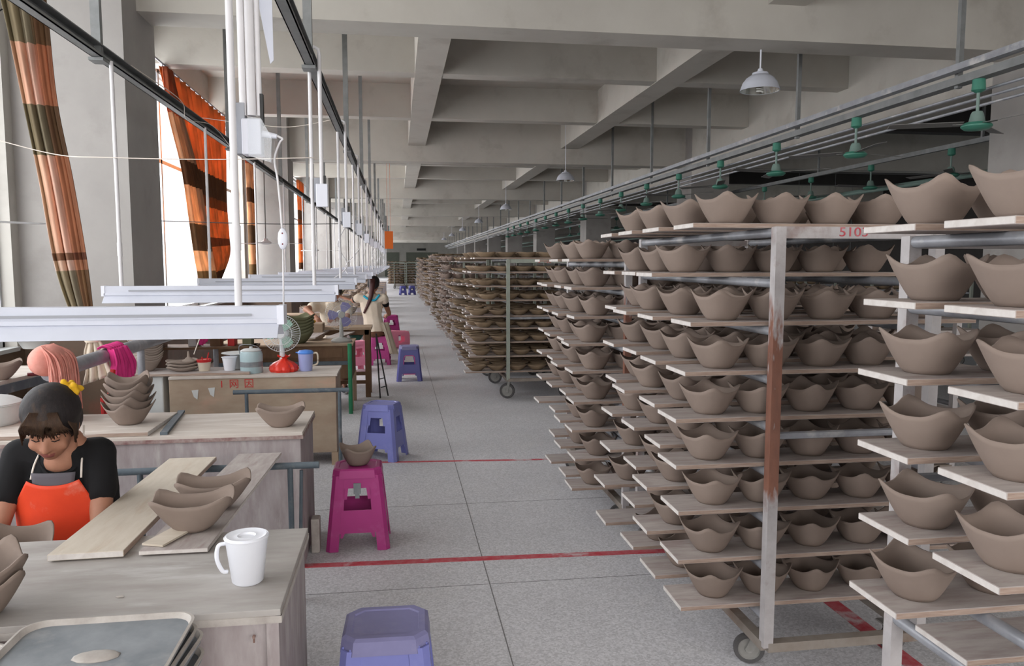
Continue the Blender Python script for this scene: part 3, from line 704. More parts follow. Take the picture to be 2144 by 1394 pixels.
def make_rack(x0, x1, y0, y1, top, levels, label, z0=.15, post='whitepost', rust=True, wr=.06, sidex=True, name='storage_rack', ps=.038, bar=None, casters=True, pipe_r=.017, nobottom=False):
    t = empty(name, (x0, y0, 0), 0, label, 'rack', 'wheeled steel bowl racks')
    W, D = x1-x0, y1-y0
    for i, (x, y) in enumerate(((0,0),(W,0),(0,D),(W,D))):
        if i == 0 and rust:
            m = MB(); m.box((x, y, (top+z0)/2), (ps, ps, top-z0)); m.build('post', 'rustband', t)
        else: MB().box((x, y, (z0+top)/2), (ps, ps, top-z0)).build('post', post, t)
    for z in levels:
        for x in (0, W):
            MB().tube((x, ps/2, z), (x, D-ps/2, z), pipe_r, 10).build('side_pipe', 'galv', t, True)
    fr = MB()
    for a, b in (((0,0),(W,0)),((0,D),(W,D)),((0,0),(0,D)),((W,0),(W,D))): fr.bar((a[0],a[1],z0), (b[0],b[1],z0), .04, .035)
    fr.build('base_frame', 'frame', t)
    MB().box((W/2, 0, top-.02), (W-ps, .012, .042)).build('top_bar', post, t)
    MB().box((W/2, D, top-.02), (W-ps, .012, .03)).build('top_bar', post, t)
    MB().tube((0,0,.95), (W,0,.95), .014, 8).build('brace_pipe', 'galv', t, True)
    MB().tube((0,D,.95), (W,D,.95), .014, 8).build('brace_pipe', 'galv', t, True)
    if casters:
        for i, (x, y) in enumerate(((0,0),(W,0),(0,D),(W,D))): caster_parts(t, x+(.04 if x == 0 else -.02), y+.15 if y == 0 else y-.12, wr, (2.8,.2,2.9,.6)[i], z0-.02)
    return t
LAB = []
def fill_rack(rk, x_tip, rows, levels, nb, pitch, first, me_list, rackname, skip=(), noplank=(), limit=None, bowlword='raw clay bowl', group='', jit=.03, rowpos=None, lower_tip=0.,
              plank=PL, rz0=PI/4-.34):
    """rows: list of y centres; levels: top-of-plank z from the top; bowls individually placed"""
    cnt = 0; rest = []
    for li, z in enumerate(levels):
        for ri, y in enumerate(rows):
            if (li, ri) in noplank: continue
            jx = random.uniform(-jit, jit) + (lower_tip*li); jy = random.uniform(-.012, .012)
            p = obj('plank', plank, None, (x_tip+jx, y+jy, z), random.uniform(-.012, .012))
            rp = (ORD[ri]+' row') if ri else 'front row'
            T(p, 'clay-dusted plank in the %s of the %s shelf down, %s' % (rp, ORD[li], rackname), 'plank', 'planks on '+rackname)
            if (li, ri) in skip: continue
            for bi in range(nb):
                x = x_tip+jx+first+pitch*bi+random.uniform(-.006, .006)
                if limit and not limit(li, ri, bi):
                    rest.append(Matrix.Translation((x, y+jy, z+.0006)) @ Matrix.Rotation(rz0+random.uniform(-.12, .12), 4, 'Z')); continue
                b = obj('clay_bowl', random.choice(me_list), None, (x, y+jy+random.uniform(-.006, .006), z+.0006), rz0+random.uniform(-.13, .13))
                T(b, '%s, %s along the %s plank, %s shelf down, %s' % (bowlword, ORD[bi], ORD[ri] if ri else 'front', ORD[li], rackname), 'bowl', group)
                cnt += 1
    return cnt, rest
# rack beside the picture edge (its nearer half is out of frame)
L0 = [1.672, 1.487, 1.305, 1.115, .915, .725]
rk = make_rack(1.45, 2.02, .62, 2.0, 1.655, [z-.034 for z in L0]+[.53], 'white rack cropped by the picture edge, standing closest', rust=False)
c0, r_ = fill_rack(None, 1.205, [1.74, 1.44], L0, 4, .222, .118, BW, 'closest rack', noplank={(5,1)}, group='clay bowls on the closest rack', jit=.015)
T(obj('plank', plank_mesh(.62,.2,.017), None, (1.43, 1.78, .565)), 'grey empty plank lying on the lowest pipes, closest rack', 'plank', 'planks on closest rack')
# numbered rack
L1 = [1.722, 1.54, 1.365, 1.185, 1.01, .84, .66, .48, .29]
rk = make_rack(1.347, 1.97, 2.575, 4.1, 1.708, [z-.034 for z in L1], 'white and rust rack marked 5103 on its top bar, full of bowls')
tx = text('5103', 'number', .047, (.285, -.0075, 1.689), (PI/2, 0, 0), 'redline', rk, sx=1.25); tx['label'] = 'faded red number 5103 painted on the bar'
c1, _ = fill_rack(None, 1.03, [2.735, 3.05, 3.375, 3.70], L1, 5, .207, .165, BW, 'rack 5103', skip={(1,0),(8,3)}, noplank={(1,0)}, group='clay bowls on rack 5103')
# short rack behind it
L2 = [1.603, 1.44, 1.27, 1.11, .95, .77, .60, .43, .25]
rk = make_rack(1.30, 1.90, 4.22, 5.72, 1.60, [z-.034 for z in L2[:7]]+[.525,.34], 'low white rack directly behind rack 5103, far lower planks empty')
c2, rest = fill_rack(None, 1.0, [4.42, 4.72, 5.04, 5.38], L2, 5, .207, .16, BW, 'rack behind 5103', skip={(6,3),(7,3),(8,3),(7,2),(8,2),(6,2)}, noplank={(7,3),(8,3)},
                     limit=lambda l, r, b: b < 2, group='clay bowls on the rack behind 5103')
o = join_many('bowls_beyond', BLOW, rest); T(o, 'clay bowls mostly hidden deeper on the rack behind 5103', 'bowls', None, 'stuff')
print('bowls', c0, c1, c2, len(rest))
# dish rack S 106
L3 = [1.64, 1.48, 1.32, 1.16, .98, .84, .68, .52, .34]
rk = make_rack(1.24, 1.94, 8.6, 10.0, 1.62, [z-.03 for z in L3], 'pale green post rack marked S 106, stacked with shallow dishes', post='greenpost', rust=False, wr=.09, z0=.24)
tx = text('5  106', 'number', .05, (.42, -.0075, 1.597), (PI/2, 0, 0), 'red', rk, sx=1.2); tx['label'] = 'red number 5 106 painted on the bar'
nd = 0
for li, z in enumerate(L3):
    for ri in range(5):
        y = 8.72+.29*ri; jx = random.uniform(-.05, .05)-.015*li*(.5 if li > 3 else 0)
        p = obj('plank', PL, None, (.84+jx, y, z), random.uniform(-.02, .02))
        T(p, 'plank under dishes, %s row of the %s shelf down, rack 106' % (ORD[ri], ORD[li]), 'plank', 'planks on rack 106')
        for bi in range(5):
            b = obj('clay_dish', DISH, None, (.98+jx+.235*bi, y, z+.0006), random.uniform(-.1, .1)); nd += 1
            T(b, 'shallow brown dish, %s along the %s plank, %s shelf down, rack 106' % (ORD[bi], ORD[ri], ORD[li]), 'dish', 'shallow dishes on rack 106')
# farther racks in line along the aisle: frames as things, their dishes and planks as stuff
def far_rack(x0, y0, D, top, nlev, lab, dish, tipx=-.38, half=False, post='greenpost', nb=4, wr=.07, missing=0.):
    rk = make_rack(x0, x0+.65, y0, y0+D, top, [top-.03-(top-.34)/(nlev-1)*i for i in range(nlev)], lab, post=post, rust=False, wr=wr, z0=.2)
    Ms = []; Ps = []
    for i in range(nlev):
        z = top-.013-(top-.34)/(nlev-1)*i
        n = int(D/.3)
        for r in range(n):
            if random.random() < missing: continue
            jx = random.uniform(-.06, .06); y = y0+.12+(D-.2)*r/max(1, n-1)
            Ps.append(Matrix.Translation((x0+tipx+jx, y, z)))
            for b in range(nb):
                Ms.append(Matrix.Translation((x0+tipx+jx+.14+.225*b, y, z)) @ Matrix.Rotation(random.uniform(-.2,.2)+(0 if dish else PI/4), 4, 'Z'))
    if Ms:
        o = join_many('stacked_ware', DLOW if dish else BLOW, Ms); T(o, 'clay ware filling the %s' % lab, 'pottery', 'ware on far racks', 'stuff')
        o = join_many('ware_planks', PL, Ps); T(o, 'planks holding the ware of the %s' % lab, 'planks', 'planks on far racks', 'stuff')
Y = 10.4; k = 0
names = ['first far rack past rack 106','second far rack past rack 106','third far rack past rack 106','fourth far rack past rack 106','fifth far rack past rack 106','sixth far rack past rack 106',
         'seventh far rack past rack 106','eighth far rack past rack 106','ninth far rack past rack 106','tenth far rack past rack 106','eleventh far rack past rack 106','twelfth far rack past rack 106']
for k in range(12):
    far_rack(1.22+(.05 if k % 2 else 0), Y, 1.5, (1.62,1.25,1.62,1.66,1.75,1.7)[k % 6], 9, names[k], k % 3 != 2, tipx=-.42, missing=.12 if k in (1,2) else .03, wr=.1)
    Y += 1.9 if k < 4 else 2.3
for k in range(4):
    far_rack(-.2+.75*(k % 2), 47+3.2*(k//2)*1.0, 1.5, 1.62, 9, '%s rack standing across the far end of the aisle' % ORD[k], True)
for k in range(8):
    far_rack(3.05+.1*(k % 2), 4.6+2.9*k, 1.5, (1.3,1.45,1.35,1.6)[k % 4], 7, '%s rack in the row behind the aisle racks' % ORD[k], k % 2 == 1, tipx=-.3, missing=.55, post='whitepost', nb=4)
for k in range(4):
    far_rack(8.2-.2*(k%2), 6.5+4*k, 1.5, 1.35, 6, '%s dim rack inside the side hall' % ORD[k], True, tipx=-.2, missing=.7, post='greenpost', nb=3)

# ------------------------------------------------------------------ workbenches
def bench(x0, x1, y0, y1, z, label, body, top, edge=None, z0=.0, legs=False, over=.0):
    t = empty('workbench', ((x0+x1)/2, y0, 0), 0, label, 'workbench')
    W = x1-x0; h = W/2
    MB().b2(-h, .012, z0, h-.012, y1-y0, z-.018).build('cabinet_body', body, t, bevel=.004)
    MB().b2(-h-over, 0, z-.018, h+over, y1-y0+.005, z).build('tabletop', top, t, bevel=.002)
    if edge:
        MB().b2(-h, -.003, z-.034, h+.002, .009, z-.016).build('front_edging', edge, t)
        MB().b2(h-.012, -.002, z-.034, h+.003, y1-y0, z-.016).build('side_edging', edge, t)
    if legs:
        for x in (-h+.03, h-.03):
            for y in (.03, y1-y0-.03): MB().b2(x-.025, y-.025, 0, x+.025, y+.025, z0).build('leg', 'woodpale', t)
    return t
b1 = bench(-2.45, -.30, 1.90, 2.49, .72, 'clay-smeared workbench in front with a white mug on it', 'cab', 'tabletop', 'trayrim')
MB().b2(1.04, -.002, 0, 1.07, .01, .70).build('corner_post', 'cab', b1)
MB().tube((1.01,-.008,.655),(1.01,.0,.655),.004,6).b2(1.008,-.006,.64,1.012,-.003,.66).build('nail', 'rustpost', b1)
b2 = bench(-2.45, -.49, 3.95, 4.52, .72, 'workbench with maroon edge behind the woman in the orange apron', 'cab', 'tabletop2', 'cabedge')
b3 = bench(-1.72, -.475, 6.02, 6.52, .72, 'beige plywood workbench carrying canister, fan and jug', 'cabbeige', 'tabletop2', None, z0=.1, legs=True)
b4 = bench(-1.9, -.48, 8.24, 8.92, .72, 'brown workbench carrying the grey fan with violet blades', 'wood', 'woodpale', None, z0=.35, legs=True)
MB().b2(-.62,-.004,.58,.6,.014,.68).build('drawer_front', 'wood', b4)
MB().b2(-.68,-.006,.5,.7,.02,.54).build('lower_rail', 'bluepipe', b4)
for i, y in enumerate([13.0, 15.3, 17.6, 19.9, 22.2, 24.5, 27, 29.5, 32, 35]):
    bb = bench(-1.9, -.5, y, y+.55, .72, 'distant workbench, %s beyond the ponytailed woman' % ORD[i], 'cab', 'woodpale', None, z0=.3, legs=True)
    if i < 8:
        for j in range(3):
            s = T(obj('clay_bowl', BIGP, None, (-1.5+.35*j, y+.25, .7206), random.uniform(0,1)), 'clay bowl, %s on the %s distant workbench' % (ORD[j], ORD[i]), 'bowl', 'bowls on distant benches')
            T(obj('clay_bowl', BIGP, None, (-1.5+.35*j, y+.25, .7506), random.uniform(0,1)), 'clay bowl nested in the %s bowl of the %s distant workbench' % (ORD[j], ORD[i]), 'bowl', 'bowls on distant benches')
# writing on the beige bench
for ch, x in (('1', -.24), ('\u7f51', -.15), ('\u56e0', -.04)):
    q = text(ch, 'painted_character', .075, (x, .0105, .655), (PI/2,0,0), 'red', b3); q['label'] = 'red character painted on the panel'
for x, z in ((-.43,.585),(-.31,.60)): MB().prism([(x-.03,z+.03),(x+.02,z+.035),(x+.01,z-.04),(x-.015,z-.02)],'y',.0085,.0118).build('paint_chip','offwhite',b3)
# stacked trays in front
t0 = None
def tray(loc, rz, lab, w=.37, d=.30):
    t = empty('tray', loc, rz, lab, 'tray', 'scuffed grey trays stacked in front')
    pts = []
    R = .05
    for cx, cy, a0 in ((w/2-R,d/2-R,0),(-w/2+R,d/2-R,90),(-w/2+R,-d/2+R,180),(w/2-R,-d/2+R,270)):
        for a in range(0, 91, 15): pts.append((cx+R*math.cos(math.radians(a0+a)), cy+R*math.sin(math.radians(a0+a))))
    MB().prism(pts, 'z', 0, .004).build('tray_base', 'tray', t)
    m = MB(); n = len(pts); P3 = [(x, y, .008) for x, y in pts]
    ring = []
    for i in range(n):
        x, y = pts[i]; l = math.hypot(x, y); ux, uy = x/l, y/l
        ring.append([m.bm.verts.new((x-ux*.002, y-uy*.002, .0)), m.bm.verts.new((x+ux*.006, y+uy*.006, .016)), m.bm.verts.new((x-ux*.001, y-uy*.001, .017)), m.bm.verts.new((x-ux*.008, y-uy*.008, .004))])
    for i in range(n):
        for k in range(4): m.bm.faces.new((ring[i][k], ring[(i+1)%n][k], ring[(i+1)%n][(k+1)%4], ring[i][(k+1)%4]))
    m.build('rim', 'trayrim', t, True)
    return t
for i in range(5):
    z = .655+.0195*i
    lab = ['lowest','second lowest','middle','second highest','top'][i]+' grey tray of the stack before the near workbench'
    if t0 is None: t0 = tray((-.655, 1.70, z), -.06, lab)
    else: dup(t0, (-.66-.008*(i % 2)-.012*(i == 4), 1.70+.006*(i % 3), z), (-.06, -.03, -.08, -.05, .0)[i], lab)
MB_ = MB(); MB_.ell((.02,-.02,.005), (.05,.028,.006), sub=2); last = [o for o in COL.objects if o.name.startswith('tray') and o.parent is None][-1]
MB_.build('dried_slip', 'trayrim', last, 2)
dup(t0, (-1.06, 1.67, .70), .03, 'grey tray lying alone left of the tray stack')
cr = empty('stool_crate', (-.8, 1.68, 0), 0, 'wooden crate holding up the grey trays', 'crate')
for i in range(6): MB().b2(-.36,-.14,.03+.105*i,.30,-.125,.12+.105*i).build('slat','woodpale',cr)
for x in (-.34,.28):
    for y in (-.11,.11): MB().b2(x-.02,y-.015,0,x+.02,y+.015,.65).build('leg','woodpale',cr)
MB().b2(-.36,-.125,.64,.30,.13,.652).build('crate_top','woodpale',cr)
for x0 in (-1.06,):
    T(MB().b2(-1.2,1.56,.653,-.93,1.78,.698).build('wood_block','woodpale'), 'wooden block under the single grey tray', 'block')

# bench props: pipe rest in front of each bench
def pipe_rest(x0, x1, y, z, posts, label, m='bluepipe', r=.016):
    t = empty('pipe_rest', ((x0+x1)/2, y, 0), 0, label, 'rest', 'pipe rests before the benches')
    cx = (x0+x1)/2
    MB().tube((x0-cx,0,z), (x1-cx,0,z), r, 12).build('top_pipe', m, t, True)
    for p in posts: MB().tube((p-cx,0,0), (p-cx,0,z-r*.6), r*.8, 10).build('post', m, t, True)
    return t
pipe_rest(-1.25, -.37, 3.55, .652, (-.50,-1.15), 'grey-blue pipe rest carrying the far ends of the two planks')
MB().tube((.335,.03,0),(.36,.0,.63),.008,8).build('brace', 'bluepipe', bpy.data.objects['pipe_rest'], True)
pipe_rest(-1.17, -.36, 5.62, .66, (-1.08,-.43), 'thin dark pipe rest in front of the beige workbench')
T(MB().tube((-.505,8.1,0),(-.505,8.1,.74),.022,12).build('green_pipe','greenpipe',smooth=True), 'upright green pipe at the corner of the brown workbench', 'pipe')
T(MB().b2(-.485,4.16,0,-.44,4.24,.19).build('brown_block','trayrim',bevel=.006), 'small dusty block on the floor behind the magenta stool', 'block')
# planks bridging bench and pipe rest
def bridge(p0, p1, w, h, label, mats=('plypale','plyedge','plankend')):
    p0 = Vector(p0); p1 = Vector(p1); L = (p1-p0).length
    me = plank_mesh(L, w, h, 'bridge_plank', *mats)
    o = obj('plank', me, None, p0); d = p1-p0
    o.rotation_euler = (0, -math.asin(d.z/L), math.atan2(d.y, d.x))
    return T(o, label, 'plank', 'planks bridging from the near bench')
bridge((-.905,2.305,.744), (-.935,3.60,.695), .205, .019, 'clean pale plank bridging from the near bench to the pipe rest')
bridge((-.665,2.31,.738), (-.650,3.66,.69), .195, .013, 'clay-dusted plank carrying two boat-shaped bowls', ('plank','plankend','plankend'))
bo = T(obj('clay_bowl', BOAT, None, (-.655,2.50,.7365), .10), 'boat-shaped clay bowl nearer of two on the dusty bridging plank', 'bowl', 'bowls on the workbenches')
bo = T(obj('clay_bowl', BOAT, None, (-.645,2.735,.7275), .16), 'boat-shaped clay bowl farther along on the dusty bridging plank', 'bowl', 'bowls on the workbenches')
sl = T(MB().box((-.70,2.44,.7415),(.07,.2,.006),Matrix.Rotation(-.35,3,'Z')).build('small_board','plypale'), 'small tan wood slat under the near boat-shaped bowl', 'slat')
# mug
def lathe_thing(name, loc, prof, m, label, cat, n=28, group=None, rz=0.):
    t = empty(name, loc, rz, label, cat, group)
    MB().lathe(prof, n).build('body', m, t, True); return t
t = lathe_thing('mug', (-.412,2.085,.7205), [(0,.0),(.036,0),(.041,.005),(.055,.118),(.059,.126),(.056,.13),(.052,.127),(.050,.12),(.038,.01),(0,.008)], 'white', 'white plastic mug with lid on the near workbench', 'mug')
MB().lathe([(0,.124),(.02,.124),(.024,.129),(.04,.127),(.052,.131),(.056,.128),(.0,.118)], 28).build('lid', 'white', t, True)
MB().path(curve([(-.052,-.008,.112),(-.070,-.016,.108),(-.074,-.02,.075),(-.062,-.016,.04),(-.05,-.010,.034)]), .0055, 8).build('handle', 'white', t, 2)
# near stack of bowls at the left edge of the bench
for i in range(2):
    T(obj('clay_bowl', BIG, None, (-1.035,1.97+.01*i,.7205+.034*i), .5+.08*i), ('lower' if i == 0 else 'upper')+' clay bowl nested at the front left of the near bench', 'bowl', 'bowls on the workbenches')
T(MB().ell((-1.05,2.0,.855),(.05,.04,.02)).build('blue_cloth','navy',None,2), 'navy cloth lying in the nested bowls', 'cloth')
for i, (x, y) in enumerate(((-.72,2.03),(-1.05,1.96))): T(MB().ell((x,y,.7225),(.012,.005,.003),sub=1).build('clay_crumb','trayrim'), 'small dry clay crumb on the near bench, %s' % ('beside the mug side','by the nested bowls')[i], 'crumb')
# second bench contents
o = obj('plank', plank_mesh(1.2,.52,.02,'wide_plank','tabletop2','plyedge','plankend'), None, (-2.44,4.23,.741), -.0); T(o, 'wide pale board lying on the second workbench under nested bowls', 'plank')
T(MB().box((-1.205,4.28,.728),(.035,.60,.014),Matrix.Rotation(.12,3,'Z')).build('wood_batten','bluepipe'), 'long grey batten lying beside the wide board', 'batten')
for i in range(5):
    T(obj('clay_bowl', BIG, None, (-1.40+.004*(i%2),4.2,.742+.036*i), .95+.22*i), '%s clay bowl of the five nested on the second workbench' % ('lowest','second lowest','middle','second highest','top')[i], 'bowl', 'bowls on the workbenches')
T(obj('clay_bowl', BOAT, None, (-.62,4.12,.7208), .08), 'boat-shaped clay bowl alone at the end of the second workbench', 'bowl', 'bowls on the workbenches')
t = lathe_thing('enamel_pot', (-2.13,4.30,.7415), [(0,0),(.14,0),(.155,.02),(.155,.10),(.165,.105),(.15,.11),(0,.112)], 'offwhite', 'pale grey enamel pot behind the woman at the left', 'pot')
MB().lathe([(.16,.105),(.16,.112),(.12,.135),(.03,.155),(0,.157)], 28).build('lid', 'offwhite', t, True)
MB().path(curve([(-.02,0,.155),(-.02,0,.19),(.02,0,.19),(.02,0,.155)]), .006, 6).build('knob', 'offwhite', t, 2)
# left shelf board by the window with bowl
t = empty('window_table', (-2.42,5.05,0), -.0, 'grey wooden table by the window holding one bowl', 'table')
m = MB(); m.prism([(-.25,-.42),(.12,-.42),(.23,.45),(-.18,.45)], 'z', .86, .895); m.build('tabletop', 'tabletop2', t)
MB().prism([(.13,-.42),(.14,-.42),(.25,.45),(.24,.45)], 'z', .82, .875).build('apron_board', 'bluepipe', t)
for x, y in ((.08,-.36),(.16,.38),(-.18,-.36),(-.15,.38)): MB().tube((x,y,0),(x,y,.86),.014,8).build('leg','galv',t,True)
T(obj('clay_bowl', BOAT, None, (-2.33,4.85,.8955), .4), 'clay bowl on the grey table by the window', 'bowl', 'bowls on the workbenches')
T(MB().tube((-2.23,4.98,.905),(-2.17,5.0,.905),.011,8).ell((-2.165,5.0,.905),(.02,.013,.011)).build('knife_handle','maroon',None,2), 'short maroon tool handle beside the bowl by the window', 'tool')
t = lathe_thing('basin', (-2.46,5.62,1.0), [(0,0),(.07,0),(.10,.05),(.125,.06),(.12,.064),(.09,.055),(.06,.01),(0,.008)], 'offwhite', 'white rimmed basin on the window sill', 'basin')
# big pipe along the window side
t = empty('long_pipe', (-1.82,0,1.0), 0, 'thick grey pipe running along the window side at hip height', 'pipe')
MB().tube((0,4.30,0),(0,8.2,0),.043,16).build('pipe','galv',t,True)
for y in (4.4,5.75,8.0): MB().tube((0,y,-1.0),(0,y,-.04),.025,10).build('support_leg','galv',t,True)
# rags hanging over the pipe
def rag(name, x, y0, y1, ztop, zb, m, label, folds=7, parts=1, seed=1):
    t = empty(name, (0,0,0), 0, label, 'cloth')
    sheet('cloth', [(x+.05,y0+.05,ztop),(x+.075,y0+.02,ztop-.08),(x+.08,y0,(ztop+zb)/2),(x+.08,y0+.03,zb)], [(x+.05,y1-.05,ztop),(x+.075,y1-.02,ztop-.08),(x+.08,y1,(ztop+zb)/2),(x+.08,y1-.01,zb+.05)],
          m, t, nu=60, nv=14, folds=folds, amp=.018, seed=seed)
    sheet('fold_over', [(x+.05,y0+.05,ztop),(x+.03,y0+.05,ztop+.012),(x-.0,y0+.05,ztop+.018),(x-.03,y0+.05,ztop+.005)], [(x+.05,y1-.05,ztop),(x+.03,y1-.05,ztop+.012),(x,y1-.05,ztop+.018),(x-.03,y1-.05,ztop+.005)],
          m, t, nu=40, nv=8, folds=folds, amp=.006, seed=seed, out=(.3,0,1))
    return t
rag('pink_cloth', -1.82, 4.98, 5.32, 1.045, .80, 'hotpink', 'hot pink cloth draped over the thick pipe', 6)
t = empty('rag_bundle', (-1.84,4.34,1.045), 0, 'pale salmon string mop draped over the near end of the pipe', 'mop')
m = MB(); m.ell((0,0,.02),(.085,.13,.085),sub=3); m.build('bundle','palepink',t,2)
m = MB(); rn = random.Random(3)
for i in range(70):
    a = rn.uniform(0,PI); y = .13*math.cos(a)*rn.uniform(.6,1); x = .05+rn.uniform(0,.06); zb = -rn.uniform(.16,.36)
    m.path(curve([(0,y*.6,.10),(x*.8,y*.95,.04),(x,y+rn.uniform(-.01,.01),-.08),(x+rn.uniform(-.01,.01),y*1.1,zb)],4),.0055,4)
m.build('strands','palepink',t,2)
T(MB().tube((-1.76,4.62,.0),(-1.70,4.86,.94),.016,8).build('mallet','red',smooth=True), 'red mallet handle leaning under the thick pipe', 'tool')
T(MB().tube((-1.66,4.60,.0),(-1.70,4.68,.80),.013,8).build('mallet','red',smooth=True), 'lower red tool handle behind the woman at the pipe', 'tool')
T(MB().ell((-1.98,4.62,.80),(.10,.06,.07),sub=3).build('red_bag','redbag',None,2), 'crumpled red bag hanging under the window table', 'bag')
T(MB().box((-1.93,4.7,.88),(.10,.02,.10),Matrix.Rotation(.5,3,'Y')).build('peach_cloth','palepink'), 'small peach rag hanging from the window table edge', 'cloth')

# third bench and its things
o = obj('plank', plank_mesh(.96,.34,.02,'shelf_plank','plank','plyedge','plankend'), None, (-2.10,6.24,.741)); T(o, 'dusty board overhanging the beige bench under pale nested bowls', 'plank')
cr = T(MB().b2(-2.08,6.1,0,-1.78,6.45,.72).build('support_box','offwhite',bevel=.01), 'pale box holding up the board left of the beige bench', 'box')
t = lathe_thing('small_pot', (-1.90,5.85,0), [(0,0),(.11,0),(.13,.03),(.13,.30),(.14,.31),(.12,.315),(0,.30)], 'offwhite', 'pale bucket on the floor before the support box', 'bucket')
T(MB().b2(-2.0,5.35,.0,-1.66,5.6,.52).build('step_box','offwhite',bevel=.01), 'low pale box between the second and beige benches', 'box')
for i in range(13):
    T(obj('pale_bowl', BIGP, None, (-1.95+.003*((i*7)%3),6.27,.742+.0185*i), .80+.03*((i*5)%4)), '%s pale bowl up in the tall nested stack' % ORD[i], 'bowl', 'pale bowls nested on the overhanging board')
for i in range(3):
    T(obj('clay_plate', bowl_mesh('clay_plate',.125,.09,.03,.042,.06,'claypale',n=3,N=24,rows=3), None, (-1.66,6.22,.742+.024*i), .15+.2*i), '%s pale oval plate of the low plate stack' % ('bottom','middle','top')[i], 'plate', 'pale plates on the overhanging board')
T(MB().lathe([(0,.045),(.05,.045),(.03,.06),(.012,.075),(.006,.12),(0,.12)],12,(-1.62,6.22,.775)).build('clay_funnel','claypale',None,True), 'pale clay cone standing on the oval plates', 'lid')
T(MB().tube((-1.60,6.3,.86),(-1.53,6.45,1.12),.004,6).build('thin_stick','string'), 'thin pale stick rising behind the oval plates', 'stick')
t = lathe_thing('brush_cup', (-1.50,6.2,.7415), [(0,0),(.04,0),(.052,.085),(.055,.088),(.05,.09),(.045,.08),(.036,.01),(0,.008)], 'cream', 'cream cup smeared with red holding brushes', 'cup')
MB().lathe([(.0525,.07),(.0565,.089),(.05,.092),(.047,.085)],24).build('red_rim','red',t,True)
for i, (dx, dy, l) in enumerate(((.02,.01,.14),(-.01,.0,.11),(.03,-.01,.10))): MB().tube((dx*.3,dy,.03),(dx*1.6,dy*2,l),.005,6).build('brush','red',t)
t = lathe_thing('white_bucket', (-1.31,6.2,.7415), [(0,0),(.04,0),(.055,.10),(.062,.105),(.057,.108),(.05,.10),(.038,.01),(0,.008)], 'white', 'small white tapered bucket beside the brush cup', 'bucket')
t = lathe_thing('white_plate', (-1.27,6.32,.7415), [(0,0),(.05,0),(.05,.09),(.06,.11),(.125,.122),(.125,.126),(.05,.118),(0,.112)], 'offwhite', 'white wide-rimmed dish standing behind the small bucket', 'dish')
t = lathe_thing('canister', (-1.145,6.2,.7205), [(0,0),(.083,0),(.086,.006),(.086,.145),(.08,.165),(.07,.172),(0,.172)], 'aqua', 'pale aqua canister with lid and wire handle on the beige bench', 'canister')
MB().lathe([(.074,.168),(.078,.178),(.06,.187),(.015,.192),(.012,.205),(0,.208)],24).build('lid','offwhite',t,True)
MB().path(curve([(.084,0,.15),(.06,-.03,.20),(0,-.05,.225),(-.08,-.03,.215),(-.088,0,.15)]),.003,6).build('wire_handle','galv',t,2)
MB().lathe([(.0865,.05),(.0868,.05),(.0868,.09),(.0865,.09)],24).build('label_band','tray',t)
def table_fan(loc, rz, label, r, blade, guard, body, tilt=.1, red=False):
    t = empty('table_fan', loc, rz, label, 'fan')
    if not red:
        MB().lathe([(0,0),(.11,0),(.115,.015),(.09,.035),(.03,.05),(0,.05)],28).build('base',body,t,True)
    MB().lathe([(0,.04),(.025,.04),(.018,.20),(.018,.27),(0,.27)],14).build('neck',body,t,True)
    R = Matrix.Rotation(-PI/2+tilt, 4, 'X'); C = Vector((0,0,.30))
    Mx = Matrix.Translation(C) @ Matrix.Rotation(PI/2, 4, 'X')
    MB().lathe([(0,-.10),(.03,-.10),(.045,-.07),(.048,-.02),(.04,-.005),(0,0)],20,M=Mx).build('motor',body,t,True)
    g = MB(); N = 44
    for k in range(N):
        a = 2*PI*k/N; c, s = math.cos(a), math.sin(a)
        g.path([Mx @ Vector((c*.035,s*.035,.07)), Mx @ Vector((c*r*.6,s*r*.6,.062)), Mx @ Vector((c*r*.93,s*r*.93,.045)), Mx @ Vector((c*r,s*r,.02)), Mx @ Vector((c*r*.93,s*r*.93,-.012)), Mx @ Vector((c*.05,s*.05,-.035))], .0013, 4)
    for rr, zz in ((r,.02),(r*.6,.062),(.035,.07)):
        pts = [Mx @ Vector((math.cos(2*PI*k/36)*rr, math.sin(2*PI*k/36)*rr, zz)) for k in range(37)]
        g.path(pts, .0026, 5)
    g.build('guard',guard,t,2)
    MB().lathe([(0,.075),(.03,.074),(.036,.068),(0,.066)],20,M=Mx).build('badge',body,t,True)
    for k in range(3):
        m = MB(); poly = []
        for a, rr in ((0,.03),(.1,r*.5),(.15,r*.8),(.5,r*.86),(.95,r*.8),(1.15,r*.55),(1.0,.03)): poly.append((rr*math.cos(a+k*2*PI/3+.5), rr*math.sin(a+k*2*PI/3+.5)))
        m.prism(poly,'z',.018,.022); m._tf(m.bm.verts[:], Mx); m.build('blade',blade,t)
    return t
table_fan((-.915,6.24,.7225), .0, 'white desk fan with mint blades standing in a red bag', .145, 'fangreen','fanwhite','fanwhite', red=True)
t = empty('bag', (-.905,6.24,.7205), 0, 'red plastic bag tied around the foot of the white fan', 'bag')
m = MB(); m.lathe([(0,0),(.10,0),(.112,.02),(.105,.045),(.075,.07),(.035,.09),(.022,.10),(.03,.115),(.05,.125)],36)
for v in m.bm.verts:
    a = math.atan2(v.co.y,v.co.x); q = 1+.06*math.sin(9*a)+.04*math.sin(17*a+1); v.co.x *= q; v.co.y *= q; v.co.z += .006*math.sin(5*a)*(v.co.z > .1)
m.build('bag_body','redbag',t,True)
t = empty('jug', (-.735,6.24,.7205), 0, 'frosted lilac jug with blue lid beside the red bag', 'jug')
MB().lathe([(0,0),(.048,0),(.05,.005),(.06,.145),(.057,.145),(.047,.008),(0,.006)],28).build('body','jug',t,True)
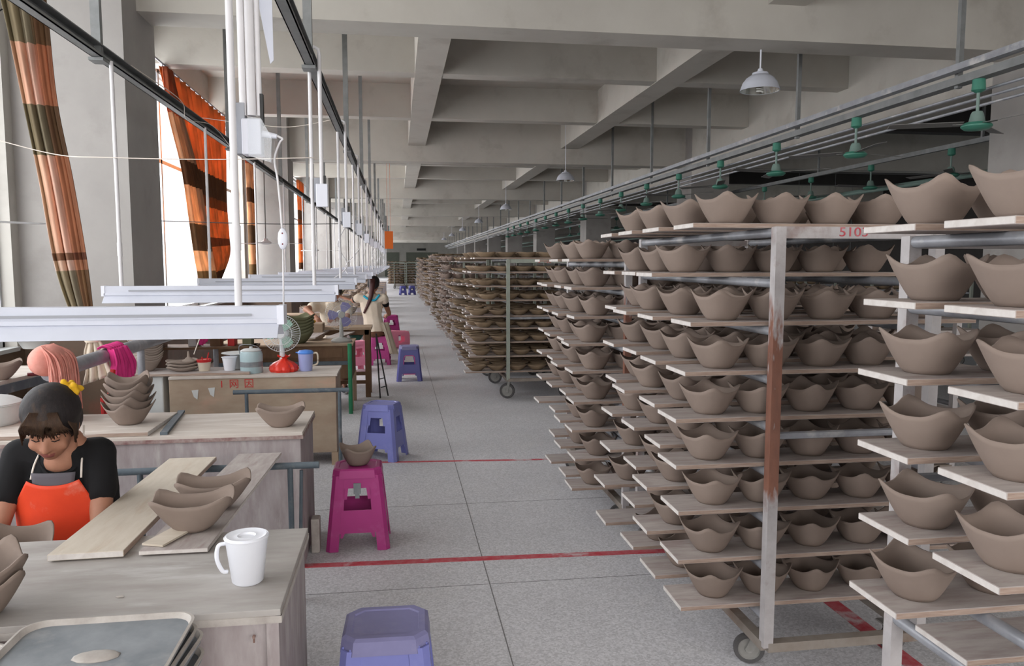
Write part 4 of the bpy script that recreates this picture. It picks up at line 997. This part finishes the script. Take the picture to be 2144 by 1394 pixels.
MB().lathe([(.061,.138),(.064,.148),(.05,.163),(.02,.168),(0,.168)],28).prism([(-.075,-.015),(-.05,-.02),(-.05,.02),(-.075,.015)],'z',.145,.152).build('lid','bluelid',t,True)
MB().path(curve([(.058,0,.14),(.088,0,.14),(.095,0,.10),(.088,0,.055),(.05,0,.04)]),.007,8).build('handle','cream',t,2)
# big olive bowls behind the fan on the brown bench and clutter
for i in range(6):
    me = bowl_mesh('big_basin',.17,.15,.11,.15,.085,'olive',N=32,rows=4) if i == 0 else me
    T(obj('clay_basin', me, None, (-1.08+.004*(i%2),8.42,.7208+.034*i), .2+.05*i), '%s big olive bowl in the stack behind the white fan' % ORD[i], 'bowl', 'big olive bowls stacked behind the fan')
table_fan((-.615,8.5,.7208), .15, 'grey desk fan with violet blades on the brown workbench', .17, 'fanpurple','clear','fangrey')
bridge((-.98,8.62,.76),(-.72,9.6,.86),.16,.016,'short plank leaning up behind the grey fan',('plank','plyedge','plankend'))
bridge((-.72,8.62,.76),(-.45,9.5,.80),.16,.016,'second short plank leaning behind the grey fan',('plank','plyedge','plankend'))
t = empty('trestle_table', (-.56,9.15,0), 0, 'tall brown wooden trestle beside the seated ponytailed woman', 'table')
MB().b2(-.5,-.1,.80,.25,.3,.83).build('tabletop','woodpale',t); MB().b2(-.45,-.08,.74,.22,-.05,.80).build('apron_board','wood',t)
for x, y in ((.2,-.06),(.2,.26),(-.45,-.06),(-.45,.26)): MB().b2(x-.03,y-.02,0,x+.03,y+.02,.80).build('leg','wood',t)
MB().b2(-.45,-.07,.26,.2,-.05,.30).b2(-.45,-.07,.16,.2,-.05,.20).build('stretcher','wood',t)
t = empty('metal_stand', (-.20,9.1,0), 0, 'thin dark metal stand leaning beside the trestle', 'stand')
MB().tube((-.06,0,.75),(-.02,-.12,0),.009,6).tube((-.06,0,.75),(.07,.03,0),.009,6).tube((-.02,-.07,.22),(.03,.02,.22),.006,6).tube((-.01,-.08,.12),(.05,.02,.12),.006,6).build('frame','darksteel',t,True)
T(MB().lathe([(0,0),(.05,0),(.09,.06),(.095,.062),(.085,.058),(.045,.008),(0,.006)],20,(-.50,9.3,.66)).build('green_bowl','greenbowl',None,True), 'dark green plastic bowl hanging under the trestle top', 'bowl')
T(MB().path(curve([(-1.2,8.5,.80),(-1.12,8.46,.86),(-1.05,8.4,.85),(-.98,8.44,.83)],6),.028,8).build('yellow_cloth','yellow',None,2) if False else MB().ell((-1.15,8.95,.915),(.10,.05,.02)).ell((-1.0,8.98,.91),(.07,.04,.025)).build('yellow_cloth','yellow',None,2), 'yellow cloth crumpled behind the olive bowls', 'cloth')
T(MB().b2(-1.35,8.9,.72,-.85,9.15,.89).build('work_box','woodpale',bevel=.01), 'pale box holding the yellow cloth', 'box')
# low clutter shelf behind the beige bench
t = empty('clutter_shelf', (-1.75,7.35,0), 0, 'low brown shelf of odds and ends behind the beige bench', 'shelf')
MB().b2(-.75,-.15,.80,.45,.15,.82).b2(-.75,-.15,.35,.45,.15,.37).build('shelf_board','wood',t)
for x in (-.72,.42): MB().b2(x-.02,-.15,0,x+.02,.15,.82).build('side_panel','wood',t)
cl = [('red',-1.52,.06,.10,'red carton on the low brown shelf'),('olive',-1.38,.08,.09,'dull green carton on the low brown shelf'),('wood',-1.66,.09,.07,'brown carton at the window end of the low shelf'),('offwhite',-1.86,.07,.08,'whitish carton on the low shelf by the pipe')]
for m_, x, w, h, lab in cl: T(MB().b2(x-w/2,7.28,.8205,x+w/2,7.42,.8205+h).build('carton',m_,bevel=.003), lab, 'carton', 'cartons on the low brown shelf')
rag('pink_cloth', -1.80, 7.0, 7.25, 1.045, .85, 'hotpink', 'second pink cloth farther along the thick pipe', 4, seed=4)
rag('blue_cloth', -1.80, 7.4, 7.75, 1.045, .88, 'teal', 'turquoise cloth hanging farthest along the thick pipe', 4, seed=5)

# ------------------------------------------------------------------ plastic stools
def make_stool(loc, rz, label, m, seatm=None, trim=None, H=.45, group='plastic stools along the aisle'):
    t = empty('plastic_stool', loc, rz, label, 'stool', group)
    a0, b0, a1, b1 = .17, .155, .125, .11       # half extents at foot and at seat
    def P(u, z): k = z/H; return ((a0+(a1-a0)*k), (b0+(b1-b0)*k))
    seat = MB(); pts = []
    ch = .03
    def octo(a, b, c): return [(a-c,-b),(a,-b+c),(a,b-c),(a-c,b),(-a+c,b),(-a,b-c),(-a,-b+c),(-a+c,-b)]
    s = MB(); rings = []
    for (a, b, c, z) in ((a1+.012,b1+.012,.04,H-.05),(a1+.006,b1+.006,.038,H-.008),(a1-.004,b1-.004,.035,H),(a1-.022,b1-.022,.03,H),(a1-.026,b1-.026,.028,H-.004)):
        rings.append([s.bm.verts.new((x, y, z)) for x, y in octo(a, b, c)])
    for A, B in zip(rings[:-1], rings[1:]):
        for i in range(8): s.bm.faces.new((A[i], A[(i+1)%8], B[(i+1)%8], B[i]))
    s.bm.faces.new(rings[-1]); s.build('seat', seatm or m, t)
    # side panels with an opening and a lower rail
    for ax in range(4):
        def W(u, z, dep):       # u along the face (-1..1), z height
            A, B = P(0, z); half, out = ((A, B) if ax % 2 == 0 else (B, A)); c = .028
            x = u*(half-c*0); y = -(out-dep)
            ang = ax*PI/2; return (x*math.cos(ang)-y*math.sin(ang), x*math.sin(ang)+y*math.cos(ang), z)
        pan = MB()
        def quad(u0, u1, z0, z1, uu0=None, uu1=None):
            uu0 = u0 if uu0 is None else uu0; uu1 = u1 if uu1 is None else uu1
            v = [pan.bm.verts.new(W(*q)) for q in ((u0,z0,0),(u1,z0,0),(uu1,z1,0),(uu0,z1,0),(u0,z0,.005),(u1,z0,.005),(uu1,z1,.005),(uu0,z1,.005))]
            for f in ((0,1,2,3),(7,6,5,4),(0,4,5,1),(1,5,6,2),(2,6,7,3),(3,7,4,0)): pan.bm.faces.new([v[i] for i in f])
        quad(-.82,.82,.345,H-.03)                   # top apron
        quad(-.82,-.52,.10,.345,-.82,-.50); quad(.52,.82,.10,.345,.50,.82)
        quad(-.52,-.40,.285,.345,-.52,-.52+.16); quad(.40,.52,.285,.345,.36,.52)
        quad(-.52,.52,.10,.225)                      # lower panel
        quad(-.58,-.50,.075,.10,-.58,-.44); quad(.50,.58,.075,.10,.44,.58)
        pan.build('side_panel', m, t)
        if trim and ax in (0, 2):
            tr = MB()
            pts3 = [W(-.5,.23,-.003),W(-.5,.32,-.003),W(-.38,.345,-.003),W(.38,.345,-.003),W(.5,.32,-.003),W(.5,.23,-.003)]
            tr.path(pts3,.005,6); tr.path([W(-.5,.10,-.003),W(.5,.10,-.003)],.006,6); tr.build('trim', trim, t)
    for sx in (-1,1):
        for sy in (-1,1):
            lg = MB(); rr = []
            for z in (0.002,.01,H-.035):
                A, B = P(0, z); A += .004; B += .004; w = .062+(.0 if z > .02 else .006); c = .02; e = (.006 if z < .005 else 0)
                q = [(A-w,B),(A-c,B),(A,B-c),(A,B-w),(A-.006,B-w),(A-.006,B-c-.003),(A-c-.003,B-.006),(A-w,B-.006)]
                rr.append([lg.bm.verts.new((x*sx, y*sy, z)) for x, y in q])
            for A, B in zip(rr[:-1], rr[1:]):
                for i in range(8): lg.bm.faces.new((A[i], A[(i+1)%8], B[(i+1)%8], B[i]))
            lg.bm.faces.new(rr[0]); lg.bm.faces.new(rr[-1]); lg.build('leg', m, t)
    return t
st = make_stool((-.05,2.36,0), -.03, 'periwinkle plastic stool in front of the near workbench end', 'blueplastic', 'dustyblue')
st = make_stool((-.235,4.31,0), .0, 'magenta plastic stool with a clay bowl on top', 'pinkplastic')
MB().b2(-.02,-.128,.315,.02,-.125,.375).b2(-.012,-.128,.29,.012,-.125,.315).build('tape', 'tray', st)
T(obj('clay_bowl', BW[0], None, (-.235,4.31,.4506), .3), 'clay bowl standing on the magenta stool', 'bowl', 'bowls on the workbenches')
make_stool((-.14,6.22,0), -.35, 'pale blue plastic stool past the magenta one', 'blueplastic')
make_stool((.14,10.35,0), .0, 'blue violet stool with pink trim standing in the aisle', 'purplebl', 'dustyblue', 'pinktrim', H=.47)
make_stool((-.30,12.05,0), .1, 'pink stool the ponytailed woman sits on', 'pinkplastic')
make_stool((-.62,11.3,0), .5, 'pink stool near the trestle, partly behind it', 'lightpink')
ls = make_stool((-.0,14.2,.17), .0, 'pale pink stool lying on its side by the benches', 'lightpink'); ls.rotation_euler = (0, PI/2*.98, .3); ls.location = (-.25,14.2,.17)
make_stool((-.15,16.8,0), .2, 'dark magenta stool beyond the pale pink one', 'pinkplastic')
make_stool((.25,38,0), .2, 'far blue stool at the end of the aisle', 'purplebl'); make_stool((.7,38.3,0), .2, 'far blue stool standing beside its twin at aisle end', 'purplebl')

# window-side ceiling fans hung low
def side_fan(loc, rz, label):
    t = empty('hanging_fan', loc, rz, label, 'fan', 'white fans hung by the windows')
    MB().tube((0,0,.04),(0,0,SLAB-loc[2]-.05),.009,8).build('down_rod','channel',t,True)
    MB().lathe([(0,.07),(.03,.07),(.04,.04),(.08,.02),(.09,0),(.07,-.02),(0,-.03)],20).build('motor','fanwhite',t,True)
    for k in range(3):
        a = k*2*PI/3; c, s = math.cos(a), math.sin(a)
        poly = [(.06,-.02),(.2,-.045),(.55,-.055),(.6,-.03),(.61,0),(.6,.03),(.55,.055),(.2,.045),(.06,.02)]
        m = MB(); m.prism([(x*c-y*s,x*s+y*c) for x, y in poly],'z',-.006,.0); m.build('blade','fanwhite',t)
    return t
sf = side_fan((-2.08,3.62,1.82), 1.02, 'white low-hung fan with one blade reaching in at the left edge')
sf.location = (-2.28,4.15,1.80)
dup(sf, (-2.1,12.9,1.9), .5, 'white low-hung fan before the second window column')
dup(sf, (-2.1,20.5,1.9), .2, 'white low-hung fan before the third window column')

# ------------------------------------------------------------------ people
def remeshed(mb, name, m, parent, voxel=.006, smooth=8, post=None, mats=None):
    me = bpy.data.meshes.new(name); mb.bm.to_mesh(me); mb.bm.free()
    tmp = obj('tmp_body', me); r = tmp.modifiers.new('r', 'REMESH'); r.mode = 'VOXEL'; r.voxel_size = voxel
    s = tmp.modifiers.new('s', 'SMOOTH'); s.iterations = smooth; s.factor = .5
    dg = bpy.context.evaluated_depsgraph_get(); out = bpy.data.meshes.new_from_object(tmp.evaluated_get(dg))
    bpy.data.objects.remove(tmp); out.materials.clear()
    for x in (mats or [m]): out.materials.append(MT[x])
    out.name = name; out.shade_smooth()
    o = obj(name, out, parent)
    if post: post(out)
    return o
def V(*a): return Vector(a)
def head_parts(mb, H):
    """face looking along -y of the head frame H (4x4)"""
    def e(c, r): mb.ell(H @ V(*c), r, H.to_3x3())
    e((0,.015,.035),(.074,.092,.082)); e((0,-.02,-.03),(.062,.070,.080)); e((0,-.050,-.082),(.028,.026,.022)); e((0,-.01,-.07),(.052,.05,.035))
    e((.036,-.058,-.035),(.024,.02,.024)); e((-.036,-.058,-.035),(.024,.02,.024))
    e((.028,-.073,.018),(.022,.010,.008)); e((-.028,-.073,.018),(.022,.010,.008))
    mb.cap(H @ V(0,-.080,.008), .007, H @ V(0,-.099,-.030), .012); e((.011,-.090,-.034),(.009,.009,.007)); e((-.011,-.090,-.034),(.009,.009,.007))
    e((0,-.082,-.058),(.022,.009,.006)); e((0,-.080,-.067),(.019,.009,.007))
    e((.027,-.069,.002),(.015,.010,.009)); e((-.027,-.069,.002),(.015,.010,.009))
    for s in (-1,1): e((s*.076,.012,-.008),(.008,.018,.028))
def hand(mb, wrist, dirv, nrm, s=1., curl=.6, side=1):
    """palm + four fingers + thumb; dirv = pointing direction, nrm = palm normal (fingers curl towards it)"""
    d = Vector(dirv).normalized(); n = Vector(nrm).normalized(); w = d.cross(n).normalized()*side
    W = Vector(wrist); pal = W+d*.045*s
    mb.cap(W, .020*s, W+d*.075*s, (.03*s,.03*s,.016*s))
    mb.cap(W+d*.02*s+w*.015*s, .016*s, W+d*.08*s+w*.022*s, .013*s); mb.cap(W+d*.02*s-w*.015*s, .016*s, W+d*.078*s-w*.022*s, .013*s)
    for k, L in enumerate((.070,.080,.075,.058)):
        b = W+d*.082*s+w*(.028-.0185*k)*s; p = b; ang = .25; 
        for j, fr in enumerate((.45,.32,.26)):
            dd = (d*math.cos(ang)+n*math.sin(ang)); q = p+dd*L*fr*s
            mb.cap(p, (.0088-.0009*j)*s, q, (.0080-.0009*j)*s, sub=1); p = q; ang += curl
    b = W+d*.03*s+w*.026*s; q = b+(d*.6+w*.75+n*.25).normalized()*.035*s; r = q+(d*.85+w*.2+n*.5).normalized()*.028*s
    mb.cap(b, .0125*s, q, .0105*s, sub=1); mb.cap(q, .0105*s, r, .0085*s, sub=1)
def person(name, label, P, skirt=None):
    """P: dict of joints; builds body mesh plus clothing/hair children"""
    t = empty(name, P['root'], 0, label, 'person')
    O = V(*P['root'])
    def w(k): return V(*P[k])-O
    b = MB(); H = Matrix.Translation(w('head')) @ P['headrot'].to_4x4(); sc = P.get('hs', 1.0); H = H @ Matrix.Scale(sc, 4)
    head_parts(b, H)
    pel, ch, nk = w('pelvis'), w('chest'), w('neck')
    b.cap(pel, (.155,.115,.10), (pel+ch)/2, (.13,.10,.09)); b.cap((pel+ch)/2, (.13,.10,.09), ch, (.150,.105,.10)); b.cap(ch, (.13,.09,.10), nk, (.06,.055,.05)); b.cap(nk, .052, w('head')+P['headrot'] @ V(0,.02,-.04), .05)
    for sd in ('l','r'):
        sh, el, wr = w('sh'+sd), w('el'+sd), w('wr'+sd)
        b.cap(ch+V(0,0,.05), .07, sh, .052); b.cap(sh, .050, el, .037); b.cap(el, .037, wr, .024)
        hand(b, wr, P['hd'+sd], P['hn'+sd], 1.0, P.get('curl',.55), 1 if sd == 'l' else -1)
        hip, kn, an = w('hip'+sd), w('kn'+sd), w('an'+sd)
        b.cap(hip, .085, kn, .055); b.cap(kn, .053, an, .034)
        b.cap(an-V(0,0,.02), .034, an+V(*P['foot'])*.16-V(0,0,an.z-.035 if False else .035), .026)
    def paint(me):
        Hi = H.inverted()
        for p in me.polygons:
            c = Hi @ p.center
            if abs(c.x) < .021 and -.076 < c.z < -.053 and c.y < -.078: p.material_index = 1
    remeshed(b, 'body', 'skin', t, .0075 if P.get('near') else .010, 3, paint, ['skin','lips'])
    return t, w, H
def clothes_torso(t, w, P, m, name='shirt', g=.014, sleeve=.75, low=0., both=True):
    b = MB(); pel, ch, nk = w('pelvis'), w('chest'), w('neck')
    b.cap(pel, (.155+g,.115+g,.10+g), (pel+ch)/2, (.13+g,.10+g,.09+g)); b.cap((pel+ch)/2, (.13+g,.10+g,.09+g), ch, (.150+g,.105+g,.10+g)); b.cap(ch, (.135+g,.09+g,.10+g), nk-V(0,0,.035), (.075+g,.058+g,.03))
    for sd in ('l','r'):
        sh, el = w('sh'+sd), w('el'+sd)
        b.cap(ch+V(0,0,.05), .07+g, sh, .052+g); b.cap(sh, .050+g, sh.lerp(el, sleeve), .043+g*1.5)
    return remeshed(b, name, m, t, .010, 3)
def trousers(t, w, P, m, g=.012):
    b = MB(); b.cap(w('pelvis'), (.158+g,.118+g,.09+g), w('pelvis')-V(0,0,.03), (.155+g,.12+g,.08+g))
    for sd in ('l','r'):
        hip, kn, an = w('hip'+sd), w('kn'+sd), w('an'+sd)
        b.cap(hip, .086+g, kn, .056+g); b.cap(kn, .056+g, an.lerp(kn,.12), .04+g)
    remeshed(b, 'trousers', m, t, .012, 3)
    for sd in ('l','r'):
        an = w('an'+sd); f = V(*P['foot']); s = MB(); s.cap(an-V(0,0,.03), .042, an+f*.14-V(0,0,.04), (.036,.036,.03)); s.build('shoe','darkshoe',t,2)

# woman in the orange apron
hx, hy, hz = -1.205, 2.84, 1.015
hr = (Matrix.Rotation(.13,3,'Z') @ Matrix.Rotation(.50,3,'X') @ Matrix.Rotation(.06,3,'Y'))
P = dict(root=(-1.2,3.12,0), pelvis=(-1.2,3.12,.43), chest=(-1.205,2.98,.80), neck=(-1.195,2.93,.94), head=(hx,hy,hz), headrot=hr, near=True, hs=1.04,
  shl=(-1.095,2.95,.885), shr=(-1.365,2.96,.885), ell=(-1.055,2.84,.64), elr=(-1.40,2.83,.64), wrl=(-1.13,2.64,.60), wrr=(-1.33,2.64,.60),
  hdl=(-.4,-.75,.3), hdr=(.4,-.75,.3), hnl=(-.9,.0,.1), hnr=(.9,.0,.1),
  hipl=(-1.11,3.08,.40), hipr=(-1.30,3.08,.40), knl=(-1.06,2.68,.44), knr=(-1.36,2.68,.44), anl=(-1.05,2.72,.09), anr=(-1.36,2.72,.09), foot=(0,-1,0))
t, w, H = person('person', 'woman in an orange apron and black T-shirt, head bent over her work', P)
clothes_torso(t, w, P, 'black', 'shirt', .010, .50)
trousers(t, w, P, 'black')
# grey undershirt patch at the neckline, bib of the apron, strings
def torso_patch(name, m, outline, off, parent, ch, pel, W=None, nx=26, nz=22, ripple=.0):
    """front sheet following the torso: outline(z01)-> (xl, xr) ; z from top to bottom"""
    bm = bmesh.new(); g = []
    for j in range(nz+1):
        v = j/nz; c = ch.lerp(pel, v); xl, xr, dz = outline(v); row = []
        for i in range(nx+1):
            u = i/nx; x = xl+(xr-xl)*u
            rx, ry = .182, .139
            yy = -math.sqrt(max(.02, 1-min(.97, (x/rx)**2)))*ry
            tz = dz(u) if callable(dz) else dz
            row.append(bm.verts.new((c.x+x, c.y+yy-off+ripple*math.sin(9*u+3*v)*v, c.z+tz)))
        g.append(row)
    for j in range(nz):
        for i in range(nx): bm.faces.new((g[j][i], g[j][i+1], g[j+1][i+1], g[j+1][i]))
    me = bpy.data.meshes.new(name); bm.to_mesh(me); bm.free(); me.materials.append(MT[m]); me.shade_smooth()
    o = obj(name, me, parent); s = o.modifiers.new('t','SOLIDIFY'); s.thickness = .003; return o
ch, pel = w('chest'), w('pelvis')
torso_patch('undershirt', 'greyshirt', lambda v: (-.075+.01*v, .07-.01*v, .0), .006, t, ch+V(0,-.002,.045), ch+V(0,-.006,-.04), nx=10, nz=6)
torso_patch('apron', 'apron', lambda v: (-.085-.085*min(1, v*2.6), .085+.06*min(1, v*2.2), (lambda u, v=v: (.016*abs(2*u-1)**2.5)*(1-v))), .016, t, ch+V(0,-.01,.005), pel+V(0,-.12,.06), ripple=.008)
ap = MB(); 
for sd in (-1, 1): ap.path(curve([ch+V(sd*.083,-.125,.02), ch+V(sd*.078,-.10,.07), ch+V(sd*.065,-.045,.13), w('neck')+V(sd*.055,.02,.05)]), .0035, 6)
ap.build('apron_strings', 'string', t, 2)
# skin of the open neckline and black collar ring
nb = MB(); nb.cap(ch+V(0,-.072,.070), (.062,.052,.046), w('neck')+V(0,-.035,.0), (.052,.042,.03)); remeshed(nb, 'neckline', 'skin', t, .007, 3)
cl_ = MB(); cl_.path([ch+V(.068*math.cos(a), -.124+.045*abs(math.cos(a))**2, .085+.058*math.sin(a)) for a in np.linspace(PI-.3, 2*PI+.3, 22)], .006, 6); cl_.build('collar', 'black', t, 2)
# hair
def hair(t, H, m, bangs=True, tail=None, tips='hairtips'):
    b = MB()
    def e(c, r): b.ell(H @ V(*c), r, H.to_3x3(), sub=3)
    s_ = 1.1
    e((0,.022,.048),(.083*s_,.094*s_,.080*s_)); e((0,.045,.0),(.080*s_,.075*s_,.085*s_)); e((0,-.045,.060),(.066,.040,.040))
    for s in (-1,1): e((s*.066,.0,.010),(.018,.035,.05))
    o = remeshed(b, 'hair', m, t, .007, 2)
    if bangs:
        q = MB(); rn = random.Random(5)
        for i in range(42):
            x = -.068+.136*i/41; L = rn.uniform(.050,.072)
            q.path([H @ V(x*.55,-.055,.098), H @ V(x*.85,-.086,.070), H @ V(x*1.02,-.097+abs(x)*.35,.045), H @ V(x*1.08+rn.uniform(-.003,.003),-.094+abs(x)*.5,.078-L)], lambda s: .0042*(1-.6*s), 5)
        q.build('bangs', tips, t, 2)
        for s in (-1,1):
            q = MB()
            for i in range(12):
                q.path([H @ V(s*.062,-.045+.004*i,.06), H @ V(s*.080,-.050+.005*i,.02), H @ V(s*.078,-.050+.004*i,-.035+rn.uniform(-.01,.01))], lambda u: .004*(1-.5*u), 5)
            q.build('side_lock', tips, t, 2)
    return o
hair(t, H, 'hair')
for s in (-1,1):
    MB().path([H @ V(s*.014,-.0795,.001), H @ V(s*.027,-.0815,-.003), H @ V(s*.041,-.0745,.000)], .0017, 5).build('eye', 'black', t, 2)
    MB().path([H @ V(s*.012,-.082,.022), H @ V(s*.028,-.083,.026), H @ V(s*.044,-.072,.022)], .0024, 5).build('eyebrow', 'hair', t, 2)
m = MB(); rn = random.Random(9)
for i in range(26): m.ell(H @ V(.045+rn.uniform(-.02,.03), .085+rn.uniform(-.025,.025), .085+rn.uniform(-.02,.035)), (.014,.014,.014), sub=1)
remeshed(m, 'scrunchie', 'yellow', t, .006, 1)
T(obj('clay_bowl', BW[0], None, (-1.215,2.58,.61), .3), 'half-hidden clay bowl the apron woman holds in her lap', 'bowl', 'bowls on the workbenches').rotation_euler = (.35,.1,.3)
stl = lathe_thing('low_stool', (-1.2,3.13,0), [(0,0),(.15,0),(.15,.02),(.12,.04),(.13,.30),(.15,.31),(.15,.33),(0,.335)], 'wood', 'low round stool under the apron woman', 'stool')

# woman with the ponytail, seen from behind
hr2 = Matrix.Rotation(PI-.25,3,'Z') @ Matrix.Rotation(.25,3,'X')
P = dict(root=(-.36,12.0,0), pelvis=(-.36,11.98,.54), chest=(-.42,12.02,.93), neck=(-.40,12.04,1.12), head=(-.365,12.05,1.245), headrot=hr2,
  shl=(-.60,12.02,1.04), shr=(-.22,12.02,1.04), ell=(-.72,12.12,.98), elr=(-.14,12.2,.78), wrl=(-.86,12.18,1.05), wrr=(-.18,12.35,.74),
  hdl=(-.8,.2,.3), hdr=(-.1,.9,-.1), hnl=(0,.0,1), hnr=(-1,.0,.1),
  hipl=(-.46,12.03,.52), hipr=(-.26,12.03,.52), knl=(-.50,12.42,.50), knr=(-.18,12.42,.50), anl=(-.5,12.46,.09), anr=(-.16,12.40,.09), foot=(0,1,0))
t, w, H = person('person', 'woman with a long ponytail and cream top seated on the pink stool', P)
clothes_torso(t, w, P, 'cream', 'shirt', .018, .15); trousers(t, w, P, 'trousers')
sl_ = MB()
for sd in ('l','r'): sl_.cap(w('sh'+sd)+V(0,0,.01), .06, w('sh'+sd).lerp(w('el'+sd),.4), .056)
remeshed(sl_, 'sleeves', 'black', t, .012, 2)
MB().path(curve([w('neck')+V(-.12,-.07,-.05), w('neck')+V(-.04,-.10,-.10), w('neck')+V(.05,-.11,-.11), w('neck')+V(.12,-.08,-.03)]), .018, 8).build('apron_straps', 'teal', t, 2)
sheet('apron_side', [w('pelvis')+V(.10,-.10,.12), w('pelvis')+V(.17,-.13,-.1), w('pelvis')+V(.24,-.13,-.36)], [w('pelvis')+V(.22,.05,.12), w('pelvis')+V(.27,.05,-.1), w('pelvis')+V(.36,0,-.38)], 'cream', t, nu=20, nv=10, folds=2, amp=.015)
hair(t, H, 'hair', bangs=False)
m = MB(); m.path(curve([H @ V(0,.08,.05), H @ V(-.005,.10,-.03), w('neck')+V(-.01,-.105,-.05), w('neck')+V(-.05,-.135,-.17), w('neck')+V(-.12,-.14,-.31)]), lambda s: .052*(1-.8*s)+.004, 12); m.build('ponytail', 'redhair', t, 2)
T(obj('olive_bowl', bowl_mesh('olive_bowl',.10,.10,.07,.09,.045,'olive',N=24,rows=3), None, (-.93,12.2,1.075), .5), 'olive bowl held out by the ponytailed woman', 'bowl', 'bowls on the workbenches')
# woman reaching behind the brown bench, face hidden by the lights
hr3 = Matrix.Rotation(.5,3,'X')
P = dict(root=(-.80,9.75,0), pelvis=(-.80,9.85,.55), chest=(-.80,9.72,.94), neck=(-.79,9.66,1.12), head=(-.76,9.58,1.235), headrot=hr3,
  shl=(-.62,9.68,1.05), shr=(-.98,9.68,1.05), ell=(-.62,9.50,.88), elr=(-1.10,9.50,1.02), wrl=(-.75,9.35,.94), wrr=(-.98,9.32,.95),
  hdl=(-.3,-.8,-.2), hdr=(.5,-.6,-.5), hnl=(-.6,.0,-.8), hnr=(.3,.0,-.9),
  hipl=(-.70,9.83,.53), hipr=(-.90,9.83,.53), knl=(-.66,9.48,.52), knr=(-.96,9.48,.52), anl=(-.66,9.45,.09), anr=(-.96,9.45,.09), foot=(0,-1,0))
t, w, H = person('person', 'worker in a cream apron reaching over the brown bench behind the lights', P)
clothes_torso(t, w, P, 'cream', 'shirt', .018, .45); trousers(t, w, P, 'trousers'); hair(t, H, 'hair', bangs=False)
lathe_thing('low_stool', (-.80,9.88,0), [(0,0),(.15,0),(.15,.02),(.12,.04),(.13,.42),(.15,.43),(.15,.45),(0,.455)], 'wood', 'round stool under the reaching worker', 'stool')
